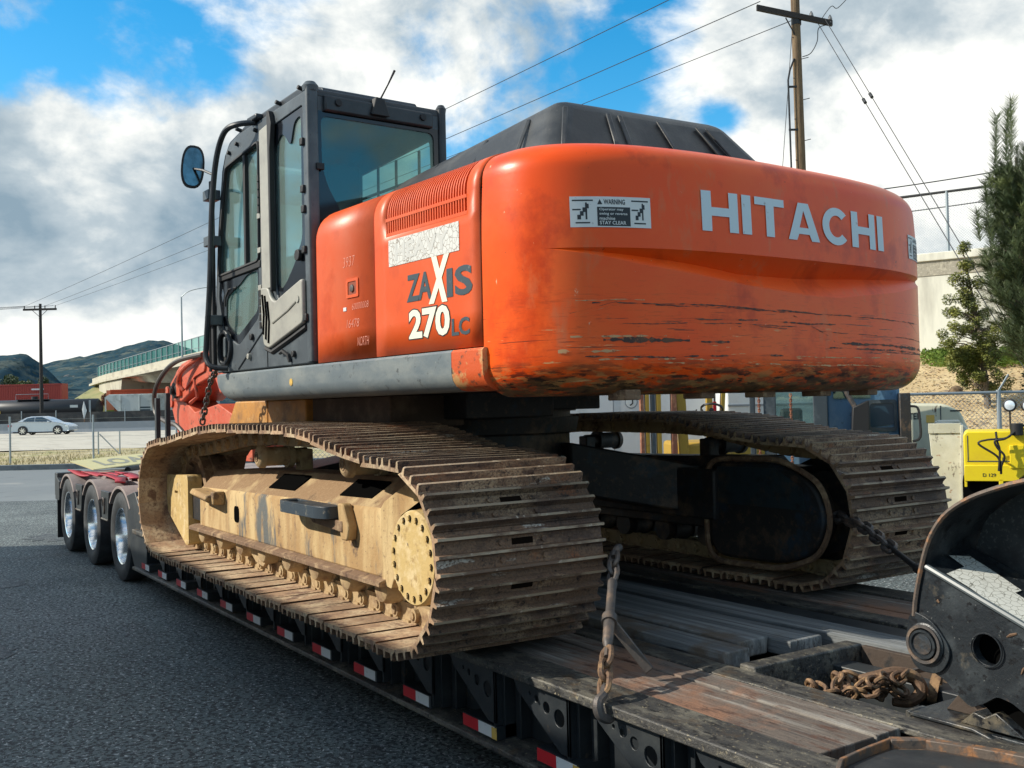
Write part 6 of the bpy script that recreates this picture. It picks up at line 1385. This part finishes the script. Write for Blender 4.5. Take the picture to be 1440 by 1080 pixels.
def bush(name, label, r, f, rad_, h, m, n=2500, size=.035, z=None, cat='bush'):
    T = bt(name, label, cat, r, f, hz_hill(r, f) if z is None else z); mb = MB()
    for _ in range(14):
        a = random.uniform(0, 2*pi); q = random.uniform(0,.7)*rad_; leaves(mb, (q*cos(a), q*sin(a), random.uniform(.15,.75)*h), (rad_*.45, rad_*.45, h*.32), n//14, size)
    put('foliage', mb, m, T, smooth=0, recalc=False); st_ = MB()
    for i in range(5): a = i*1.3; st_.tube([(0,0,0),(cos(a)*rad_*.5, sin(a)*rad_*.5, h*.7)], [.02,.006], 4)
    put('stem', st_, M['bark'], T)
bush('shrub', 'dark green shrub beside the pine, under the wall', 11.05, 21.6, .5, 1.2, M['leaf_p'])
bush('shrub', 'low dark shrub on the dry slope above the yellow machine', 9.6, 18.6, .4, .45, M['leaf_p'], 1400)
iv = MB()
for i in range(420):
    t = random.random(); r = 10.9+t*3.0+random.uniform(-.3,.3); f = 27.0-t*2.2+random.uniform(-1.1,.6); leaves(iv, tuple(B(r, f, hz_hill(r, f)+.12)), (.22,.22,.13), 26, .05)
o = put('ivy', iv, M['ivy'], smooth=0, recalc=False); stuff(tag(o, 'bright green ivy along the foot of the pale wall', 'ground cover'))
for k, (px, D, hh, w) in enumerate(((12,205,9.5,5.5),(38,195,8.0,4.5),(62,190,8.8,3.2),(-20,210,9,6),(150,178,3.6,2.6),(128,185,2.2,2.5))):
    T = bt('tree', ('broad dark tree behind the red container at the left edge','rounded olive tree behind the red container','tall dark tree right of the far utility pole','dark tree at the very left edge','scrubby reddish bush on the bank below the overpass','low green bush on the grassy bank')[k], 'tree' if k < 4 else 'bush', (px-720)/1451.9*D, D, GZ+(0 if k < 4 else 1.5)); mb = MB()
    for _ in range(26):
        a = random.uniform(0, 2*pi); q = random.uniform(0,.75)*w; z = random.uniform(.3,.95)*hh; q *= (1.2-z/hh); leaves(mb, (q*cos(a), q*sin(a), z), (w*.28, w*.28, hh*.13), 130, .24)
    put('crown', mb, M['leaf_d'] if k != 4 else mat('reddish_scrub', (.16,.08,.045), .9), T, smooth=0, recalc=False); put('trunk', MB().tube([(0,0,0),(0,0,hh*.6)], [.3,.12], 8), M['bark'], T)

# ================================================================== BACKGROUND RIGHT
# pale wall with fence on top
WL = thing('retaining_wall', 'tall pale concrete retaining wall above the dry slope, with coping band', 'wall', B(11.0, 28), BA-.6)
put('wall_panel', MB().box(-20,.0,0,.4,1,4.93), M['wallc'], WL, smooth=0)
for i in range(4): put('wall_panel', MB().box(.02+i*3.2,3.2+i*3.2,0,.4,1,4.93), M['wallc'], WL, .01)
for i in range(-6, 4): put('aggregate_band', MB().box(.02+i*3.2,3.2+i*3.2,-.02,.42,4.93,5.33), M['wallcap'], WL, .01); put('coping', MB().box(.01+i*3.2,3.19+i*3.2,-.08,.48,5.33,5.55), M['wallc'], WL, .02)
def diamond():
    m = bpy.data.materials.new('diamond_mesh_wire'); m.use_nodes = True; t = m.node_tree; t.nodes.clear(); o = t.nodes.new('ShaderNodeOutputMaterial')
    tcn = t.nodes.new('ShaderNodeTexCoord'); sx = t.nodes.new('ShaderNodeSeparateXYZ'); t.links.new(tcn.outputs['Object'], sx.inputs[0])
    def mt(op, a, b): n = t.nodes.new('ShaderNodeMath'); n.operation = op; [t.links.new(x, n.inputs[i]) if not isinstance(x, (int, float)) else setattr(n.inputs[i], 'default_value', x) for i, x in enumerate((a, b))]; return n.outputs[0]
    f = []
    for op in ('ADD', 'SUBTRACT'):
        s_ = mt(op, sx.outputs['X'], sx.outputs['Z']); f.append(mt('LESS_THAN', mt('FRACT', mt('MULTIPLY', s_, 14.0), 0), .10))
    a = mt('MAXIMUM', f[0], f[1]); tr = t.nodes.new('ShaderNodeBsdfTransparent'); df = t.nodes.new('ShaderNodeBsdfPrincipled'); df.inputs['Base Color'].default_value = (.42,.45,.46,1); df.inputs['Roughness'].default_value = .5
    mxs = t.nodes.new('ShaderNodeMixShader'); t.links.new(a, mxs.inputs[0]); t.links.new(tr.outputs[0], mxs.inputs[1]); t.links.new(df.outputs[0], mxs.inputs[2]); t.links.new(mxs.outputs[0], o.inputs[0]); return m
DM = diamond()
WF = thing('wall_fence', 'chain-link fence with dark top rail on the pale retaining wall', 'fence', B(11.0, 28)+Vector((0,0,5.55)), BA-.6)
mf = MB(); mf.v = [(-12,.2,0),(10,.2,0),(10,.2,1.62),(-12,.2,1.62)]; mf.face((0,1,2,3)); put('mesh_panel', mf, DM, WF, smooth=0, recalc=False)
for i in range(-4, 4): put('fence_post', MB().cyl((.85+i*2.8,.2,0),(.85+i*2.8,.2,1.66),.04,seg=8), M['galv'], WF)
put('top_rail', MB().cyl((-12,.2,1.64),(10,.2,1.64),.035,seg=8), M['wire'], WF)
LFn = bt('lot_fence', 'chain-link fence with pale top rail at the foot of the dry slope', 'fence', 0, 16.4)
mf = MB(); mf.v = [(-4,0,0),(15,0,0),(15,0,1.72),(-4,0,1.72)]; mf.face((0,1,2,3)); put('mesh_panel', mf, DM, LFn, smooth=0, recalc=False)
put('top_rail', MB().cyl((-4,0,1.74),(15,0,1.74),.024,seg=8), M['galv'], LFn)
for x in (7.72, 4.7, 1.7, -1.3, 10.7, 13.7):
    put('fence_post', MB().cyl((x,0,0),(x,0,1.78),.036,seg=10), M['galv'], LFn); put('barb_arm', MB().cyl((x,0,1.76),(x+.11,-.12,2.02),.016,seg=6), M['galv'], LFn)
# rock on the slope
rk = bmesh.new(); bmesh.ops.create_icosphere(rk, subdivisions=2, radius=.16)
for v in rk.verts: v.co *= 1+.3*mnz.noise(v.co*7)
me = bpy.data.meshes.new('rock'); rk.to_mesh(me); rk.free(); me.materials.append(M['polewood']); o = put('rock', me, None, loc=B((1343-720)/1451.9*23.5, 23.5, hz_hill(9.8,23.5)+.05)); tag(o, 'small dark rock lying on the dry slope below the ivy', 'rock')
# white storage container with number 14
WB = bt('storage_container', 'white storage container marked 14 behind the tracks', 'container', 0, 16.0)
put('container_body', MB().box(-2.2,3.12,0,2.2,.15,3.0), M['whitebox'], WB, .015)
for x in (-1,.2,1.56,2.02): put('panel_seam', MB().box(x-.008,x+.008,-.006,.0,.3,2.9), M['barrier'], WB)
text('number', '14', .14, .16, lambda u, v: (1.08+u, -.004, 1.665+v), M['grey_letter'], WB, .02)
put('round_emblem', MB().prism(circ(1.84,1.72,.10,20), 'xz', -.006, -.002), M['barrier'], WB); put('emblem_disc', MB().prism(circ(1.84,1.72,.085,20), 'xz', -.009, -.006), M['label'], WB); put('emblem_figure', MB().tube([(1.86,-.011,1.78),(1.86,-.011,1.70),(1.82,-.011,1.67)], .012, 5), M['ink'], WB)
for k in range(6): put('vent_slat', MB().box(1.76+k*.032,1.778+k*.032,-.01,0,1.46,1.57), M['mastdark'], WB)
for z in (.25, 2.95): put('container_rail', MB().box(-2.2,3.12,-.03,-.001,z-.08,z+.04), M['whitebox'], WB)
WT = bt('white_truck', 'white truck body with a ribbed panel between the two masts', 'truck', 3.15, 15.2)
put('truck_body', MB().box(0,1.7,0,2,.9,1.92), M['whitebox'], WT, .03); put('chassis', MB().box(0,1.7,.2,1.8,.45,.9), M['mastdark'], WT)
for x in (.4,1.3): put('wheel', MB().cyl((x,-.02,.42),(x,.28,.42),.42,seg=20), M['tyre'], WT)
put('panel_seam', MB().box(.02,1.68,-.01,0,1.62,1.65), M['barrier'], WT)
# small forklift with yellow and rusty mast, steering wheel
FK = bt('forklift', 'small yellow forklift with a rusty red and yellow mast and black steering wheel', 'forklift', 1.7, 13.9)
for x, w, m in ((.02,.05,'mastr'),(.09,.05,'masty'),(.17,.05,'mastdark'),(.24,.06,'masty'),(.44,.07,'mastr')): put('mast_rail', MB().box(x,x+w,0,.14,.2,2.7), M[m], FK, .006)
put('overhead_guard_post', MB().hexa([(.55,.1,1.0),(.68,.1,1.0),(.68,.2,1.0),(.55,.2,1.0),(.50,.1,2.5),(.62,.1,2.5),(.62,.2,2.5),(.50,.2,2.5)]), M['masty'], FK, .006)
put('overhead_guard_post', MB().hexa([(1.12,.3,.9),(1.17,.3,.9),(1.17,.4,.9),(1.12,.4,.9),(1.22,.3,2.5),(1.28,.3,2.5),(1.28,.4,2.5),(1.22,.4,2.5)]), M['masty'], FK, .006); put('overhead_guard_post', MB().box(.97,1.05,.3,.4,.9,2.5), M['masty'], FK, .006); put('reflector_post', MB().box(1.06,1.10,.28,.34,1.2,1.7), M['red'], FK)
sw = MB().lathe([(-.012,.135),(-.012,.155),(.012,.155),(.012,.135)], (1.0,.1,1.60), (.15,.5,.9), 22, ring=True); put('steering_wheel', sw, M['rubber'], FK); put('steering_column', MB().tube([(1.0,.12,1.6),(1.05,.5,1.1)], .03, 6), M['rubber'], FK)
put('control_lever', MB().tube([(.78,.05,1.40),(.86,.02,1.60)], .010, 5), M['rubber'], FK); put('control_lever', MB().tube([(.70,.05,1.40),(.78,.02,1.60)], .010, 5), M['rubber'], FK)
put('seat', MB().box(1.15,1.5,.3,.8,1.2,1.52), M['rubber'], FK, .05); put('chassis', MB().box(.5,1.9,.2,1.3,.25,1.15), M['masty'], FK, .05)
for x in (.75,1.65): put('wheel', MB().cyl((x,.05,.3),(x,.3,.3),.3,seg=20), M['tyre'], FK)
# blue cab loader with dark mast
BL = bt('container_handler', 'faded blue industrial truck cab with dark mast posts and hoist chains', 'industrial truck', 2.8, 12.2, da=-.27)
for x0, x1, m in ((.0,.06,'mastdark'),(.16,.30,'mastdark'),(.72,.88,'mastdark'),(1.66,1.78,'oilblack')): put('mast_post', MB().box(x0,x1,-.05,.12,.1,2.9 if x0 < 1.2 else 1.75), M[m], BL, .01)
hcm = link_mb(.04,.022,.0065).mesh('hoist_chain_link', M['mastr'], 50)
for x in (.11,.47):
    for k in range(44): o = bpy.data.objects.new('hoist_chain_link', hcm); COL.objects.link(o); o.parent = BL; o.matrix_local = Matrix.Translation((x,-.06,.55+k*.028)) @ Matrix.Rotation(rad(90), 4, 'Y') @ Matrix.Rotation(rad(90*(k % 2)), 4, 'X')
BC = put('cab_body', MB().box(.86,1.68,.1,1.6,.35,2.3), M['bluecab'], BL, .04)
put('cab_window', MB().box(.30,.72,.14,.16,1.35,2.4), M['glass'], BL); put('rear_body', MB().box(.28,.90,.3,1.6,.35,1.35), M['bluecab'], BL, .03); put('seat', MB().box(.34,.60,.4,.8,1.1,1.6), M['rubber'], BL, .04)
put('cab_window', MB().plate(rrect(1.32,1.32,1.64,1.68,.03), [rrect(1.35,1.36,1.61,1.64,.03)], 'xz', .07, .10), M['mastdark'], BL); put('window_pane', MB().prism(rpoly([(1.35,1.36),(1.61,1.40),(1.61,1.64),(1.35,1.64)], .02), 'xz', .085, .092), M['carglass'], BL)
put('cab_window', MB().box(.95,1.36,.085,.098,1.70,2.3), M['glass_dirty'], BL); put('door_handle', MB().box(1.44,1.50,.05,.10,1.16,1.22), M['rubber'], BL); put('grab_rail', MB().tube(smoothpath([(1.78,-.03,1.60),(1.85,-.05,1.58),(1.87,-.05,1.45),(1.87,-.05,1.25),(1.79,-.03,1.20)], 4), .014, 6), M['rubber'], BL)
put('hydraulic_ram', MB().tube([(.95,-.1,2.3),(1.10,-.12,1.75),(1.22,-.12,1.52)], [.05,.03,.03], 8), M['chain'], BL); put('ram_bracket', MB().hexa([(1.12,-.15,1.05),(1.32,-.15,1.05),(1.32,.05,1.05),(1.12,.05,1.05),(1.15,-.15,1.60),(1.33,-.15,1.68),(1.33,.05,1.68),(1.15,.05,1.60)]), M['rubber'], BL, .01)
for x in (1.2,): put('wheel', MB().cyl((x,.0,.45),(x,.35,.45),.45,seg=22), M['tyre'], BL)
# cream forklift rear with partly hidden name
HF = bt('forklift', 'cream coloured forklift counterweight with black letters STER beside the blue cab', 'forklift', 5.15, 13.6, da=-.36)
put('counterweight', MB().prism(rpoly([(-.2,.25),(-.2,1.62),(.50,1.60),(.68,1.50),(.80,1.2),(.80,.25)], .05), 'xz', 0, 1.2), M['cream'], HF, .03)
put('body_seam', MB().box(.44,.452,-.006,.0,.3,1.58), M['mastdark'], HF); text('lettering', 'STER', .20, .085, lambda u, v: (.015+u, -.004, 1.405+v), M['ink'], HF, .02); put('sticker', MB().box(.27,.37,-.004,-.001,1.36,1.46), M['yellowtag'], HF); put('slot', MB().box(.56,.70,-.004,0,1.50,1.52), M['ink'], HF)
for x in (.1,.65): put('wheel', MB().cyl((x,-.05,.25),(x,.2,.25),.25,seg=18), M['tyre'], HF)
PL = bt('steel_plate', 'leaning cream painted steel plate with rust patches beside the yellow machine', 'steel plate', 4.62, 11.5, da=-.38)
plm = MB(); plm.hexa([(.08,-.1,.1),(.30,-.1,.1),(.32,-.04,.1),(.10,-.04,.1),(.0,.10,1.38),(.335,.10,1.38),(.345,.16,1.38),(.01,.16,1.38)]); put('plate_sheet', plm, M['creamrust'], PL, .006)
put('plate_fold', MB().box(.0,.335,.07,.11,1.29,1.40), M['creamrust'], PL, .004); put('plate_edge', MB().hexa([(.30,-.14,.1),(.33,-.14,.1),(.33,0,.1),(.30,0,.1),(.33,.05,1.38),(.36,.05,1.38),(.36,.2,1.38),(.33,.2,1.38)]), M['creamrust'], PL, .004)
CB2 = bt('concrete_block', 'pale grey concrete block behind the leaning cream plate', 'concrete block', 5.02, 12.3, da=-.38); put('block_body', MB().prism(rpoly([(0,0),(0,1.40),(.30,1.38),(.45,1.22),(.45,0)], .03), 'xz', 0, .6), M['wallc'], CB2, .02); put('block_top', MB().box(.03,.28,.05,.5,1.385,1.41), M['wallc'], CB2, .01)
# yellow machine with work lights
YM = bt('yellow_machine', 'bright yellow machine body with two round work lights and black hoses, marked D 129', 'machine', 4.57, 10.5, da=-.42)
YB = put('machine_body', MB().prism(rpoly([(0,.86),(0,1.31),(.03,1.34),(.80,1.34),(.80,.86)], .02), 'xz', 0, .8), M['yellow'], YM, .012)
put('lower_panel', MB().box(0.0,.62,-.02,.0,.84,1.00), M['yellow'], YM, .006); put('panel_seam', MB().box(.03,.50,-.003,.0,1.035,1.045), M['mastdark'], YM); put('panel_seam', MB().box(.035,.043,-.003,0,1.05,1.30), M['mastdark'], YM)
put('side_panel', MB().box(.42,.55,-.035,0,.97,1.20), M['yellow'], YM, .006); put('support_leg', MB().box(.315,.355,-.02,.03,.55,.86), M['yellow'], YM, .004); put('support_leg', MB().box(.0,.025,-.01,.03,.78,.86), M['yellow'], YM, .004)
put('undercarriage', MB().box(-.02,1.4,.05,1.0,.1,.83), M['void'], YM); put('right_body', MB().box(.58,1.4,.02,.9,.95,1.12), M['yellow'], YM, .02)
text('lettering', 'D 129', .12, .035, lambda u, v: (.17+u, -.023, .885+v), M['ink'], YM, .01)
put('cap', MB().cyl((.49,-.05,1.30),(.49,-.05,1.42),.06,seg=16), M['rubber'], YM, .006); put('tyre', MB().lathe([(0,.22),(.02,.27),(.18,.27),(.2,.22)], (.66,-.02,.72), (0,1,0), 24), M['tyre'], YM)
for k, pts in enumerate((((.47,-.08,1.36),(.40,-.12,1.28),(.22,-.12,1.26),(.14,-.12,1.22),(.30,-.12,1.10),(.34,-.10,1.00)), ((.47,-.10,1.34),(.38,-.14,1.27),(.29,-.14,1.25),(.31,-.14,1.18),(.37,-.14,1.10),(.34,-.12,1.0),(.335,-.1,.92)), ((.30,-.12,1.34),(.31,-.13,1.24),(.33,-.13,1.15),(.315,-.12,.95)))): put('hose', MB().tube(smoothpath(pts, 5), .011, 6), M['rubber'], YM)
put('hose', MB().tube(smoothpath([(.55,-.05,1.40),(.66,-.08,1.34),(.76,-.08,1.20),(.80,-.08,1.12)], 5), .012, 6), M['rubber'], YM)
put('lamp_bar', MB().tube([(.50,.05,1.36),(.95,.05,1.38)], .018, 6), M['yellow'], YM)
for x, z in ((.435,1.60),(.60,1.59)):
    wl = put('work_light', MB().lathe([(-.06,.0),(-.06,.035),(-.02,.062),(.0,.066),(.005,.060)], (x,-.02,z), (-.25,-1,.05), 24), M['rubber'], YM, smooth=50)
    put('lens', MB().lathe([(.0,.060),(.010,.035),(.013,0)], (x,-.02,z), (-.25,-1,.05), 24), M['lens'], wl, smooth=60); put('light_stem', MB().box(x-.008,x+.008,-.01,.01,1.36,z-.05), M['rubber'], YM)
# white box trailer added out of view beside the camera to shade the asphalt
WTz = thing('added_shade_trailer', 'added white box trailer out of view, placed to shade the near asphalt', 'trailer', (3.2, 6.15, GZ))
put('box_body', MB().box(-8.3,8.15,0,2.5,1.1,4.15), M['corr'], WTz, .02)
for i in range(27): put('side_post', MB().box(-8.2+i*.62,-8.16+i*.62,-.02,0,1.15,4.1), M['corr'], WTz)
put('side_skirt', MB().box(-8.2,8.0,.05,.09,.25,1.1), M['corr'], WTz)
for x in (6.2,7.45):
    for y in (.0,2.2): put('wheel', MB().cyl((x,y,.5),(x,y+.28,.5),.5,seg=24), M['tyre'], WTz)
put('rear_door_frame', MB().box(8.15,8.2,0,2.5,1.1,4.15), M['galv'], WTz, .01)
